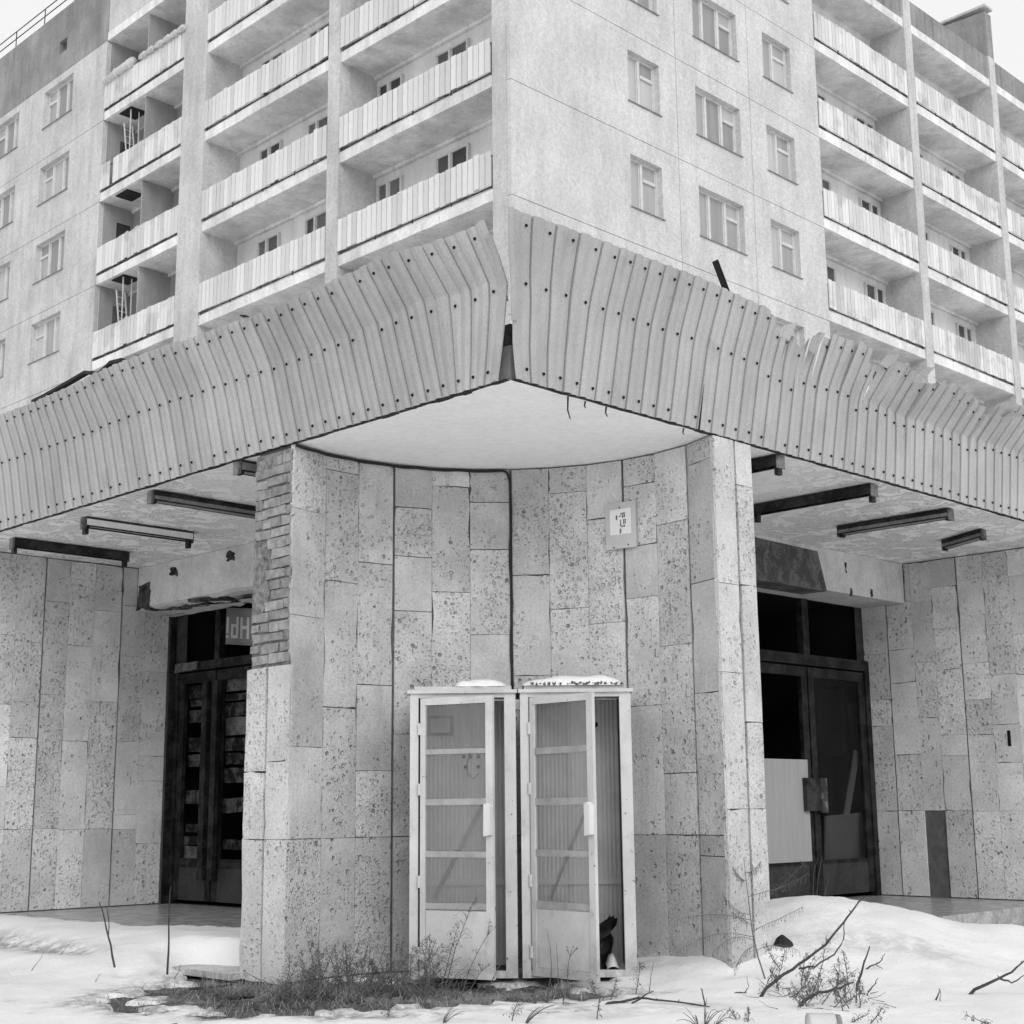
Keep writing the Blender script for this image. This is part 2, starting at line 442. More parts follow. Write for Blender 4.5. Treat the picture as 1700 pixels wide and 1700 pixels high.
def snow_z(x, y):
    s, t = loc_l(x, y)                   # s: left facade run, t: right facade run
    base = -1.235 + .015 * nz(x, y, 0, .8) + .010 * nz(x, y, 5, 3.) - .02 * sstep(9.5, 6, y)
    z = base
    # bank over the lower paving in front of the left porch
    if x < -1.2:
        k = sstep(-1.45, -1.9, x)
        up = sstep(-1.15, .45, t + .2 * nz(x, y, 2, 1.1))
        bare = 1 - math.hypot((s - 2.95) / .68, (t - .02) / .30) + .3 * nz(x, y, 8, 2.5)
        k *= sstep(.05, -.9, thaw(x, y)) * sstep(.1, -.7, bare)
        z = base + k * up * (.235 + .03 * nz(x, y, 6, 1.3))
        z -= k * .05 * math.exp(-((t + .25 - .12 * nz(x, y, 3, .9)) / .16) ** 2) * sstep(4.2, 5.2, s)
        if bare > 0: z -= .2 * sstep(0, .15, bare)
        te = .84 + .55 * sstep(6.2, 4.0, s)
        lim = sstep(te, te - .14, t + .12 * nz(x, y, 7, 1.6)) if s > 2.6 else 1.
        if lim < 1: z = z * lim + (-1.6) * (1 - lim)
    # drift beside the pier in front of the right porch
    if x > 0.7:
        d = math.exp(-(((x - 2.35) / 1.3) ** 2 + ((y - 12.3) / 1.15) ** 2))
        d2 = math.exp(-(((x - 4.2) / 1.0) ** 2 + ((y - 12.6) / .7) ** 2))
        d3 = math.exp(-(((x - 1.45) / .35) ** 2 + ((y - 10.9) / .5) ** 2))
        z = base + .50 * d + .16 * d2 + .06 * d3
        z -= .05 * math.exp(-(((x - 1.5) / .17) ** 2 + ((y - 10.78) / .14) ** 2))
        if t > 2.0:
            lim = sstep(1.35, .9, s + .08 * nz(x, y, 7, 2.)) if x > 3.2 else sstep(2.4, 1.9, s)
            z = z * lim + (-1.6) * (1 - lim)
    z += .012 * nz(x, y, 11, 3.5) + .009 * nz(x, y, 15, 7.) + .005 * nz(x, y, 12, 15.)
    if x > 2: z += .03 * nz(x, y, 13, 2.2) * sstep(2, 3, x)
    th = thaw(x, y)
    if th > 0: z -= .25 * sstep(0., .3, th)
    return z
def axis(a, b, step, lo, hi, g=1.28):
    c = []; x = a
    while x < b + 1e-6: c.append(x); x += step
    d = step; x = a; left = []
    while x > lo: d *= g; x -= d; left.append(x)
    d = step; x = c[-1]; right = []
    while x < hi: d *= g; x += d; right.append(x)
    return left[::-1] + c + right
def grid(xs, ys, fz):
    mb = MB(); nx = len(xs)
    for y in ys:
        for x in xs: mb.v.append(Vector((x, y, fz(x, y))))
    for j in range(len(ys) - 1):
        for i in range(nx - 1): mb.f.append([j * nx + i, j * nx + i + 1, (j + 1) * nx + i + 1, (j + 1) * nx + i])
    return mb
snow_o = struct('snow_ground', grid(axis(-4.6, 5.4, .045, -400, 400), axis(7.6, 14.2, .045, -400, 400), snow_z), M['snow'], True)
at_ = snow_o.data.attributes.new('dirt', 'FLOAT', 'POINT')
dv = []
for v_ in snow_o.data.vertices:
    x, y = v_.co.x, v_.co.y; d_ = 0.
    if -6 < x < 6 and 6 < y < 15:
        d_ = sstep(-.55, .0, thaw(x, y))
        s, t = loc_l(x, y)
        if x < -1.2 and s > 4: d_ = max(d_, sstep(4, 5.2, s) * math.exp(-((t + .22 - .12 * nz(x, y, 3, .9)) / .17) ** 2))
        d_ = max(d_, .4 * sstep(.25, .6, nz(x, y, 21, 1.1)) * (1 if y < 11.5 else .4))
    dv.append(d_)
at_.data.foreach_set('value', dv)
struct('soil', grid([-3.2 + .06 * i for i in range(85)], [9.0 + .06 * i for i in range(50)],
       lambda x, y: -1.262 + .02 * nz(x, y, 1, 2.5) + .014 * nz(x, y, 4, 9.)), M['soil'], True)
mb = MB()
for fr, pin in ((FL, 2.9), (FR, 2.66)):
    mb.box(fr, pin + .01, 12., .62, 3.0, -1.5, -1.03)
struct('porch_platform', mb, M['pave'])
mb = MB()
for fr, pin in ((FL, 2.91), (FR, 2.67)):
    mb.box(fr, pin + .01, 12., -.10, .618, -1.232, -1.185)
struct('lower_step', mb, M['pave'])

# ================================================================== APARTMENT BLOCK
bld = thing('apartment_building', 'pale concrete panel apartment block with stacked balconies rising behind the metal canopy', 'apartment block', (CB.x, CB.y, -1.25))
ZK = {k: 13.65 + 2.84 * k for k in range(-2, 5)}
TOP = 25.01
mb = MB()
mb.box(BL, .45, 30, 1.25, 12.8, -1.25, TOP + .3)
mb.box(BL, 1.25, 14, 12.8, 40, -1.25, TOP + .3)
mb.box(BL, 18.95, 30, .45, 1.25, -1.25, TOP + .3)
obj('back_wall', mb, M['bay_wall'], bld)

def panel(fr, s0, s1, z0, z1, holes, mat, name='wall_panel', g=.009):
    """a facade panel with window openings and real reveals"""
    s0 += g; s1 -= g; z0 += g; z1 -= g
    mb = MB()
    ss = sorted({s0, s1, *[h[0] for h in holes], *[h[1] for h in holes]})
    zs = sorted({z0, z1, *[h[2] for h in holes], *[h[3] for h in holes]})
    inh = lambda s, z: any(h[0] < s < h[1] and h[2] < z < h[3] for h in holes)
    for a, b in zip(ss, ss[1:]):
        for c, d in zip(zs, zs[1:]):
            if not inh((a + b) / 2, (c + d) / 2):
                mb.add([fr(a, 0, c), fr(b, 0, c), fr(b, 0, d), fr(a, 0, d)], [(0, 1, 2, 3)], fr.flip)
    def ring(a, b, c, d, dep, fl):
        p = [(a, c), (b, c), (b, d), (a, d)]
        vs = [fr(u, 0, w) for u, w in p] + [fr(u, dep, w) for u, w in p]
        mb.add(vs, [(i, 4 + i, 4 + (i + 1) % 4, (i + 1) % 4) for i in range(4)], fl)
    ring(s0, s1, z0, z1, .12, fr.flip)
    for h in holes: ring(*h, .27, not fr.flip)
    return obj(name, mb, mat, bld)

def window(fr, s0, s1, z0, z1, leaves, t=.1, sill=True, pane='pane_pale', transom=None, near_first=True):
    """frame, panes and sill; leaves = list of relative widths, transom = index of the leaf with a small top light"""
    fm = MB(); w = .055
    fm.box(fr, s0, s0 + w, t, t + .09, z0, z1); fm.box(fr, s1 - w, s1, t, t + .09, z0, z1)
    fm.box(fr, s0 + w, s1 - w, t, t + .09, z0, z0 + w); fm.box(fr, s0 + w, s1 - w, t, t + .09, z1 - w, z1)
    tot = sum(leaves); a = s0 + w; W = s1 - s0 - 2 * w; panes = []
    for i, lf in enumerate(leaves):
        b = a + W * lf / tot
        if i < len(leaves) - 1: fm.box(fr, b - .045, b + .045, t - .012, t + .088, z0 + w, z1 - w)
        lo, hi = a + (.045 if i else 0), b - (.045 if i < len(leaves) - 1 else 0)
        # leaf sash
        q = .03
        fm.box(fr, lo, lo + q, t + .02, t + .08, z0 + w, z1 - w); fm.box(fr, hi - q, hi, t + .02, t + .08, z0 + w, z1 - w)
        if transom == i:
            zt = z0 + (z1 - z0) * .64
            fm.box(fr, lo + q, hi - q, t - .008, t + .08, zt, zt + .085)
            panes += [(lo + q, hi - q, z0 + w, zt), (lo + q, hi - q, zt + .085, z1 - w)]
        else: panes.append((lo + q, hi - q, z0 + w, z1 - w))
        a = b
    win = obj('window', fm, M['frame'], bld)
    for i, (a, b, c, d) in enumerate(panes):
        pm = MB(); pm.box(fr, a, b, t + .045, t + .06, c, d)
        obj('pane', pm, M[pane if not isinstance(pane, (list, tuple)) else pane[i % len(pane)]], win)
    if sill:
        sm = MB()
        p = lambda s, tt, z: fr(s, tt, z)
        sm.hexa([p(s0 - .04, -.05, z0 - .045), p(s1 + .04, -.05, z0 - .045), p(s1 + .04, t, z0 - .02), p(s0 - .04, t, z0 - .02),
                 p(s0 - .04, -.05, z0 - .03), p(s1 + .04, -.05, z0 - .03), p(s1 + .04, t, z0 - .003), p(s0 - .04, t, z0 - .003)], fr.flip)
        obj('sill', sm, M['lamp_pale'], win)
    return win

# --- end wall of the block with three columns of windows
WINS = [(4.21, 5.45, [.95, 1.05], 1), (6.96, 8.93, [.8, 1, .85], 2), (10.17, 11.55, [.95, 1], 1)]
COLS = [(0, 6.15), (6.15, 9.42), (9.42, 12.88)]
for k in range(-2, 5):
    z = ZK[k]
    for ci, (a, b) in enumerate(COLS):
        s0, s1, lv, tr = WINS[ci]
        hole = (s0, s1, z + .94, z + 2.32)
        panel(BR, a, b, z - .03, z + 2.81, [hole], M['plaster'])
        if k >= -1: window(BR, *hole, lv, .17, True, 'pane_pale', tr)
# --- side wall beyond the balconies with its windows
for k in range(-2, 4):
    z = ZK[k]
    for (a, b, w0, w1) in ((18.8, 23.95, 21.02, 23.06), (23.95, 30, 24.92, 26.9)):
        hole = (w0, w1, z + 1.2, z + 2.56)
        panel(BL, a, b, z - .0, z + 2.84, [hole], M['plaster_rough'])
        if k >= -1: window(BL, *hole, [.85, 1, .9], .17, True, 'pane_pale', 2)
# --- corner strip, pillars between the bays
mb = MB()
mb.box(BL, .122, .6, 0, 1.25, -1.25, TOP + 2.4)
obj('corner_strip', mb, M['plaster_rough'], bld)
PILL_L = [(6.31, 6.80), (12.73, 13.98), (18.78, 18.80)]
PILL_R = [(18.27, 18.74), (24.18, 24.62), (30.3, 30.75)]
for fr, ps in ((BL, PILL_L[:2]), (BR, PILL_R)):
    for a, b in ps:
        mb = MB(); mb.box(fr, a, b, -.03, 1.25, -1.25, TOP + 1.2)
        obj('pillar', mb, M['plaster_rough'], bld)
mb = MB(); mb.box(BR, 12.70, 12.878, .13, 1.25, -1.25, TOP + 1.2); obj('bay_side_wall', mb, M['bay_wall'], bld)
mb = MB(); mb.box(BL, 18.805, 18.95, .13, 1.25, -1.25, TOP + .3); obj('bay_side_wall', mb, M['bay_wall'], bld)

# --- balconies
board_mb = MB()
bw_, bh_ = .172, .86
board_mb.add([(0, 0, 0), (bw_, 0, 0), (bw_, .02, 0), (0, .02, 0), (.004, -.004, bh_), (bw_ - .004, -.004, bh_ - .004), (bw_, .02, bh_), (0, .02, bh_)],
             [(3, 2, 1, 0), (4, 5, 6, 7), (0, 1, 5, 4), (1, 2, 6, 5), (2, 3, 7, 6), (3, 0, 4, 7)])
board_me = mesh_of('board', board_mb, M['board'])
def crumbly_slab(fr, s0, s1, z, seed):
    """slab edge with a broken lower arris"""
    mb = MB(); n = 26; D = 1.25
    fr_pts, lo = [], []
    for i in range(n + 1):
        s = s0 + (s1 - s0) * i / n
        j = max(0, nz(s, seed, 1., 1.1)) * .05
        fr_pts.append((s, .015 + j * .5, z + .012 * nz(s, seed, 3, 4.) + j))
    vs = []
    for s, t, zz in fr_pts:
        vs += [fr(s, D, z), fr(s, .10 + .02 * nz(s, seed, 8, 3.), z), fr(s, t, zz), fr(s, .012, z + .29), fr(s, D, z + .29)]
    fs = []
    for i in range(n):
        for q in range(4):
            a = i * 5 + q; fs.append((a, a + 1, a + 6, a + 5))
    mb.add(vs, fs, not fr.flip)
    return mb
nb = [0]
def balcony(fr, s0, s1, k, single, wins, zoff=0., part_wall=None, tiles=True):
    z = ZK[k]
    b = obj('balcony', crumbly_slab(fr, s0, s1, z, s0 * 3 + k * 11 + (50 if fr is BR else 0)), M['slab'], bld)
    # cornice where ceiling meets the back wall
    mb = MB(); mb.box(fr, s0, s1, 1.14, 1.249, z - .09, z - .002)
    obj('cornice', mb, M['slab'], b)
    # rail: dark steel bar under the boards, posts behind
    mb = MB()
    mb.box(fr, s0 + .02, s1 - .02, .02, .06, z + .358, z + .378); mb.box(fr, s0 + .02, s1 - .02, .03, .06, z + 1.12, z + 1.15)
    m = 4
    for i in range(m + 1):
        s = s0 + .05 + (s1 - s0 - .1) * i / m
        mb.box(fr, s - .015, s + .015, .03, .06, z + .28, z + 1.12)
    obj('rail', mb, M['lamp'], b)
    n = int((s1 - s0 - .04) / .19); st = (s1 - s0 - .04) / n
    rz = math.atan2(fr.ds.y, fr.ds.x)
    big = MB()
    for i in range(n):
        rr = random.Random(int(s0 * 100) + k * 977 + i * 13 + (5 if fr is BR else 0))
        dz = rr.uniform(-.014, .014) + (.03 if rr.random() < .06 else 0); s = s0 + .02 + i * st
        missing = rr.random() < .004
        if missing: continue
        if single:
            o = link('board', board_me, b, fr(s if not fr.flip else s, -.03 + rr.uniform(-.006, .006) , z + .37 + dz), rz)
        else:
            big.box(fr, s, s + bw_, -.03 + rr.uniform(-.006, .006), -.01, z + .37 + dz, z + .37 + bh_ + dz + rr.uniform(-.004, .004))
    if not single: stuff(obj('rail_boards', big, M['board'], b))
    for (a, c, dark) in wins:
        window(fr, a, c, z + 1.15, z + 2.52, [1, .8], 1.16, False, 'pane_dark')
    return b
for k in range(-1, 4):
    balcony(BL, .6, 6.31, k, True, [(2.66, 3.88, 1), (5.2, 6.2, 1)])
for k in range(-1, 4):
    balcony(BL, 6.80, 12.73, k, True, [(8.3, 9.32, 1), (10.56, 11.62, 1)])
for k in range(-1, 4):
    b = balcony(BL, 13.98, 18.79, k, False, [(14.6, 15.6, 1), (17.2, 18.2, 1)])
    z = ZK[k]
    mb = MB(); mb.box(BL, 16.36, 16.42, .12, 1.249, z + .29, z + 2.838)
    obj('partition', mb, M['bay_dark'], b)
    mb = MB(); mb.box(BL, 13.99, 18.77, 1.235, 1.248, z + .29, z + 2.745); mb.box(BL, 18.76, 18.77, .14, 1.235, z + .29, z + 2.838); obj('bay_dark_sheet', mb, M['bay_dark'], b)  # added sheets; darkness of the recess put into their colour
    if k < 3:      # escape hatch in the ceiling and ladder below it
        mb = MB(); mb.box(BL, 17.30, 18.0, .12, .70, z + 2.80, z + 2.836)
        obj('hatch', mb, M['felt'], b)
    if k in (0, 2):
        mb = MB()
        for q in (0, .3):
            mb.bar(BL(17.9, .25 + q, z + 2.5), BL(17.55, .3 + q, z + .3), .035, .035)
            mb.bar(BL(17.42, .2 + q, z + 2.8), BL(17.42, .22 + q, z + .3), .03, .03)
        for i in range(8):
            u = .1 + i * .11
            mb.bar(BL(17.9 - .35 * u, .25 + .05 * u, z + 2.5 - 2.2 * u), BL(17.9 - .35 * u, .55 + .05 * u, z + 2.5 - 2.2 * u), .02, .02)
        obj('ladder', mb, M['frame'], b)
    mb = MB(); mb.box(BL, 18.752, 18.76, .62, 1.12, z + .3, z + 2.3)
    obj('doorway', mb, M['pane_dark'], b)
for k in range(-1, 4):
    balcony(BR, 12.88, 18.27, k, False, [(14.0, 15.25, 1), (16.95, 18.05, 1)])
for k in range(-1, 4):
    balcony(BR, 18.74, 24.18, k, False, [(20.1, 21.2, 1), (22.75, 23.78, 1)])
for k in range(-1, 4):
    balcony(BR, 24.62, 30.3, k, False, [(26, 27.1, 1), (28.6, 29.7, 1)])
# --- top slabs, parapets
for fr, spans in ((BL, ((.6, 6.31), (6.80, 12.73), (13.98, 18.79))), (BR, ((12.88, 18.27), (18.74, 24.18), (24.62, 30.3)))):
    for a, b in spans:
        obj('roof_slab', crumbly_slab(fr, a, b, TOP, a), M['slab'], bld)
mb = MB()
mb.box(BL, .61, 18.79, .03, .3, TOP + .295, 27.45)
obj('parapet', mb, M['plaster_rough'], bld)
panel(BL, 18.79, 30, TOP + .0, 27.45, [(21.6, 22.15, 25.83, 26.3)], M['parapet'], 'parapet', .004)
mb = MB(); mb.box(BL, 21.62, 22.13, .19, .21, 25.85, 26.28); obj('vent', mb, M['pane_dark'], bld)
mb = MB(); mb.box(BL, .5, 30, .02, .45, 27.45, 27.53); obj('coping', mb, M['parapet'], bld)
for a, b in ((12.88, 18.27), (18.76, 24.16), (24.64, 30.28)):
    n = 10
    for i in range(n):
        u0 = a + (b - a) * i / n; u1 = a + (b - a) * (i + 1) / n
        mb = MB(); mb.box(BR, u0 + .008, u1 - .008, .05 + .01 * hsh(i, int(a)), .22, TOP + .295, 26.22); obj('parapet_panel', mb, M['parapet'], bld)
mb = MB()
p = [(24.18, -.02), (24.62, -.02), (24.62, 3.2), (24.18, 3.2)]
mb.hexa([BR(s, t, TOP + 1.2) for s, t in p] + [BR(s, t, 28.1 + (.03 if t > 0 else -.15)) for s, t in p])
obj('fin_wall', mb, M['parapet'], bld)
mb = MB(); mb.box(BR, 24.12, 24.68, -.08, 3.25, 28.13, 28.22); obj('fin_coping', mb, M['plaster_rough'], bld)
mb = MB(); mb.box(BR, 0, 12.88, .02, .3, TOP + 1.25, 27.45); obj('parapet', mb, M['plaster_rough'], bld)
mb = MB(); mb.box(BL, .45, 30, .45, 12.5, TOP + .3, TOP + .5); mb.box(BL, 1.25, 14, 12.55, 40, TOP + .3, TOP + .5); obj('roof', mb, M['roofing'], bld)
mb = MB()
for zz in (28.15, 28.45): mb.tube([BL(18, .3, zz), BL(30, .3, zz + .05)], .02, .02, 5)
for s in (19.5, 21.8, 24.0, 26.2, 28.5): mb.tube([BL(s, .3, 27.5), BL(s, .3, 28.47)], .02, .02, 5)
obj('roof_railing', mb, M['rust'], bld)
# rolled mats and a broken rail on the top balcony of the narrow bay
z = ZK[3]
t_ = thing('rolled_mat', 'pale tied roll lying along the top balcony rail of the narrow bay', 'roll', BL(17.6, 0, z + 1.25))
mb = MB(); mb.tube([BL(18.72, -.06, z + 1.28), BL(17.9, -.07, z + 1.33), BL(16.95, -.05, z + 1.36)], .11, .15, 9)
obj('roll', mb, M['plaster'], t_, True)
mb = MB()
for s in (18.6, 17.95, 17.15): mb.tube([BL(s, -.06, z + 1.32), BL(s - .05, -.06, z + 1.33)], .17, .17, 9)
obj('tie', mb, M['frame'], t_, True)
for i, s in enumerate((16.5, 16.05, 15.55, 15.1, 14.7, 14.3)):
    mb = MB(); mb.tube([BL(s, -.07, z + 1.22), BL(s - .04, -.07, z + 1.30), BL(s - .3, -.08, z + 1.30), BL(s - .36, -.08, z + 1.22)], .08, .12, 7)
    tag(obj('cloth_bundle', mb, M['plaster'], None, True), ('bundle next to the tied roll', 'second bundle from the tied roll', 'third bundle from the tied roll', 'fourth bundle from the tied roll', 'fifth bundle from the tied roll', 'bundle farthest from the tied roll')[i] + ' on the top balcony rail', 'bundle', 'bundles tied along the top balcony rail')

# ================================================================== CANOPY
can = thing('canopy', 'flat concrete canopy with flared corrugated metal fascia, torn along one top edge', 'canopy', (CO.x, CO.y, ZS))
mb = MB()
N = 36
cs = [0.03 + 13.97 * i / N for i in range(N + 1)]
for b in cs:
    for a in cs: mb.v.append(FL(a, b, ZS + .006 * nz(a, b, 0, 1.3)))
for j in range(N):
    for i in range(N):
        q = [j * (N + 1) + i, j * (N + 1) + i + 1, (j + 1) * (N + 1) + i + 1, (j + 1) * (N + 1) + i]
        mb.f.append(q)
obj('soffit', mb, M['soffit'], can, True)
mb = MB(); mb.box(FL, .06, 14, .06, 14, ZS + .02, ZS + .25); obj('roof_slab', mb, M['roofing'], can)
mb = MB()
mb.box(FL, .10, 14, .10, .22, ZS + .25, 3.22); mb.box(FR, .225, 14, .10, .22, ZS + .25, 3.22)
obj('upstand', mb, M['bare'], can)
# fascia sheets
PITCH = .166
OML = [(0, .05), (.4, .07), (.7, .2), (1.2, .19), (1.8, .18), (2.6, .16), (3.4, .15), (5, .14), (7, .10), (12, .1)]
OTL = [(0, .22), (.2, .27), (.44, .37), (.73, .48), (1.2, .47), (1.8, .44), (2.6, .38), (3.4, .35), (5, .35), (6.25, .26), (7, .24), (12, .22)]
ZTL = [(0, 3.84), (.1, 3.81), (.5, 3.76), (1.1, 3.74), (2.1, 3.74), (3.2, 3.79), (4.3, 3.83), (5.3, 3.82), (7, 3.87), (12, 3.85)]
EDL = [(2.8, .12), (2.96, .07), (3.39, -.03), (3.86, -.01)]
OMR = [(0, .12), (3, .12), (4, .10), (4.8, .06), (7, .06), (12, .1)]
OTR = [(0, .25), (3, .26), (4, .31), (4.5, .38), (5.2, .38), (7, .38), (12, .25)]
ZTR = [(-.3, 3.82), (.4, 3.85), (1.7, 3.86), (2.6, 3.83), (2.66, 3.8), (2.72, 3.76), (2.85, 3.64), (2.95, 3.72), (3.05, 3.70), (3.13, 3.63), (3.2, 3.75), (3.3, 3.79), (3.46, 3.80),
       (3.76, 3.83), (4.02, 3.81), (4.1, 3.68), (4.22, 3.71), (4.3, 3.79), (4.62, 3.76), (4.82, 3.67), (4.95, 3.70), (5.14, 3.75), (5.38, 3.75), (5.7, 3.75), (6.03, 3.69), (6.2, 3.62), (6.31, 3.77), (6.8, 3.80), (12, 3.84)]
EDR = [(2.8, .04), (2.95, -.02), (3.36, -.09), (3.64, -.2), (3.82, -.27)]
def fascia_pt(side, s, v, prof, sheet):
    d, n = (DL, NL) if side == 0 else (DR, NR)
    zt = lerp_tab(ZTL if side == 0 else ZTR, s); zb = ZS - .005
    om, ot = lerp_tab(OML if side == 0 else OMR, s), lerp_tab(OTL if side == 0 else OTR, s)
    z = zb + (zt - zb) * v
    zk = knee(side, s)
    soft = .012 if (side == 0 and s < 2.2) or (side == 1 and s > 4.2) else .10
    u = (z - zk)
    lin = om * (z - zb) / (zk - zb)
    ext = (ot - om) / (3.8 - zk) - om / (zk - zb)
    bend = ext * (u if u > soft else ((u + soft) ** 2 / (4 * soft) if u > -soft else 0))
    o = lin + bend
    e = lerp_tab(EDL if side == 0 else EDR, z)
    s2 = s + e * max(0., 1 - s / .7)
    if side == 1 and 2.6 < s < 6.6:
        sid = math.floor(s / .083)
        amt = sstep(.45, 1., v) * sstep(2.6, 2.8, s) * sstep(6.6, 6.2, s)
        o += amt * (hsh(sid, 1) - .5) * .055
        z += amt * (hsh(sid, 2) - .75) * .035
        s2 += amt * (hsh(sid, 3) - .5) * .03 + rip(s, v)
    if side == 1 and sheet in (3, 4) and abs(s - 12 * PITCH) < .12: s2 += (-1 if sheet == 3 else 1) * .017 * sstep(.58, .0, v) * (1 - abs(s - 12 * PITCH) / .12)
    if side == 0:
        z += .005 * (hsh(math.floor(s / .083), 5) - .5) * v
    o += prof * .0135 + .003 * nz(s * 1.2, z * 1.2, side * 7.) + (.004 if sheet % 2 else 0)
    return CO + d * s2 + n * o + Vector((0, 0, z))
TEARS = ((2.76, 8), (3.09, 4), (3.26, 4), (3.42, 9), (3.93, 8), (4.09, 5), (4.42, 9), (5.25, 9), (5.92, 7), (6.08, 8))
def torn(s, r):
    """strips of sheet that have ripped along a fold: no metal there above row r"""
    for ts, tr in TEARS:
        k = round(ts / PITCH) * PITCH + .44 * PITCH
        if k - .0005 < s < k + .0058 and r >= tr: return True
    return False
def rip(s, v):
    """how far the edges of a rip have sprung apart"""
    d = 0.
    for ts, tr in TEARS:
        k = round(ts / PITCH) * PITCH + .455 * PITCH; v0 = .45 if tr < 6 else .68
        if abs(s - k) < .08: d += (1 if s > k else -1) * (.018 if tr < 6 else .010) * sstep(v0, 1., v) * (1 - abs(s - k) / .08)
    return d
PROF = [(0., .75), (.22, 1.45), (.440, .75), (.447, -2.2), (.470, -2.2), (.477, .0), (.71, .65), (.945, .0), (.950, -2.2), (.990, -2.2), (.996, .75)]
VS = [0] * 14
def vrows(side, s):
    zt = lerp_tab(ZTL if side == 0 else ZTR, s); zk = knee(side, s)
    vk = (zk - ZS + .005) / (zt - ZS + .005)
    return [vk * u for u in (0, .1, .35, .6, .8, .93, .98)] + [vk + (1 - vk) * u for u in (0, .05, .18, .4, .6, .8, 1.)]
def knee(side, s):
    return 3.42 + (.0 if side == 0 else .02) + .03 * nz(s, side, 2, 1.6) + (.05 * sstep(1.4, .3, s) if side == 0 else 0)
for side in (0, 1):
    for i in range(21):
        mb = MB(); cols = []
        for q in range(3):
            for f, h in PROF: cols.append(((i * 3 + q + f) * PITCH, h))
        cols.append(((i * 3 + 3 + .012) * PITCH, 1))
        nv = len(VS)
        for s, h in cols:
            for v in vrows(side, s): mb.v.append(fascia_pt(side, s, v, h, i))
        for c in range(len(cols) - 1):
            for r in range(nv - 1):
                if side == 1 and torn(cols[c][0], r): continue
                qd = [c * nv + r, (c + 1) * nv + r, (c + 1) * nv + r + 1, c * nv + r + 1]
                mb.f.append(qd if side else qd[::-1])
        o = obj('metal_sheet', mb, M['metal'], can)
        if side == 1 and i in (5, 6, 7, 8, 9, 10, 11, 12): o['label'] = 'crumpled sheet with torn top edge'
    mb = MB()
    d, n = (DL, NL) if side == 0 else (DR, NR)
    for i in range(62):
        for zz in (.075, .60, .93):
            if hsh(i, int(zz * 100) + side) < .04: continue
            s = (i + .70 if (i % 3 or zz > .5) else i + .70) * PITCH
            p = fascia_pt(side, s, zz + .01 * (hsh(i, 9) - .5), .66, i // 3) + n * .003
            e = n * .008
            mb.tube([p + n * .001, p + e], .0125, .010, 7)
    stuff(obj('bolts', mb, M['hole'], can))
# corner cover strips, left hanging where the two fascias have parted
mb = MB()
pts = [fascia_pt(0, 0., v, 1, 0) for v in (0, .3, .6, .78, .9)]
for a, b in zip(pts, pts[1:]): mb.bar(a + NL * .012, b + NL * .012, .045, .012, NL)
obj('corner_trim', mb, M['metal'], can)
mb = MB()
pts = [fascia_pt(1, 0., v, 1, 0) for v in (.35, .6, .8, 1.)]
for a, b in zip(pts, pts[1:]): mb.bar(a + NR * .012, b + NR * .012, .045, .012, NR)
obj('corner_trim', mb, M['metal'], can)
mb = MB(); mb.box(FR, 2.5, 6.6, .062, .082, 3.06, 3.52); obj('tear_dark_sheet', mb, M['felt'], can)  # added sheet; its black colour stands for the shade inside the fascia
# fascia carriers behind the sheets
mb = MB()
for side in (0, 1):
    d, n = (DL, NL) if side == 0 else (DR, NR)
    for zz in (.08, .58):
        for i in range(12):
            a = fascia_pt(side, .1 + i * .8, zz, 0, 0) - n * .09; b = fascia_pt(side, .9 + i * .8, zz, 0, 0) - n * .09
            mb.bar(a, b, .03, .04)
obj('carrier_rails', mb, M['rust'], can)
# ragged rotten edge under the fascia
mb = MB()
for side in (0, 1):
    fr = FL if side == 0 else FR
    n = 520; pr_ = None
    for i in range(n):
        s = .04 + 9.4 * i / n
        heavy = sstep(1.5, .9, s) if side == 0 else .12 * sstep(.1, .4, s)
        a = max(0., nz(s, side, 4, 5.) + .15 + .35 * nz(s, side, 9, 23.)) * (.012 + .038 * heavy)
        t = .012 + .02 * nz(s, side, 6, 3.)
        cur = [fr(s, -.004, ZS - .002), fr(s, t, ZS - .004 - a), fr(s, t + .03 + a * 1.2, ZS - .003)]
        if pr_ is not None:
            mb.add(pr_ + cur, [(0, 3, 4, 1), (1, 4, 5, 2)])
        pr_ = cur
stuff(obj('rotten_edge', mb, M['felt'], can))
for s, l, q in ((.62, .16, .02), (.80, .05, 0), (1.02, .07, .01), (1.9, .05, 0)):
    mb = MB(); mb.tube([FR(s, .06, ZS), FR(s + q * .3, .07, ZS - l * .6), FR(s + q, .06, ZS - l)], .007, .004, 5); obj('hanging_wire', mb, M['rust'], can)
# bent scraps of sheet along the torn edge
for i, (s, z, w, h, b) in enumerate(((2.80, 3.66, .10, .13, .12), (2.93, 3.70, .07, .12, -.1), (3.15, 3.62, .09, .16, .16), (4.14, 3.70, .12, .10, .2), (4.70, 3.72, .12, .07, .14), (5.05, 3.70, .1, .08, -.12), (6.12, 3.62, .16, .10, .24), (6.2, 3.58, .10, .07, .3))):
    p = CO + DR * s + NR * (lerp_tab(OTR, s) - .01) + Vector((0, 0, z))
    mb = MB(); q = [p, p + DR * w + Vector((0, 0, -.02)), p + DR * (w * .8 + b * .5) + NR * (b * .5) + Vector((0, 0, h)), p + DR * (w * .2) + NR * (b * .3) + Vector((0, 0, h * .7))]
    mb.add(q + [v - NR * .004 for v in q], [(0, 1, 2), (0, 2, 3), (6, 5, 4), (7, 6, 4), (0, 4, 5, 1), (1, 5, 6, 2), (2, 6, 7, 3)])
    obj('torn_flap', mb, M['metal'], can)
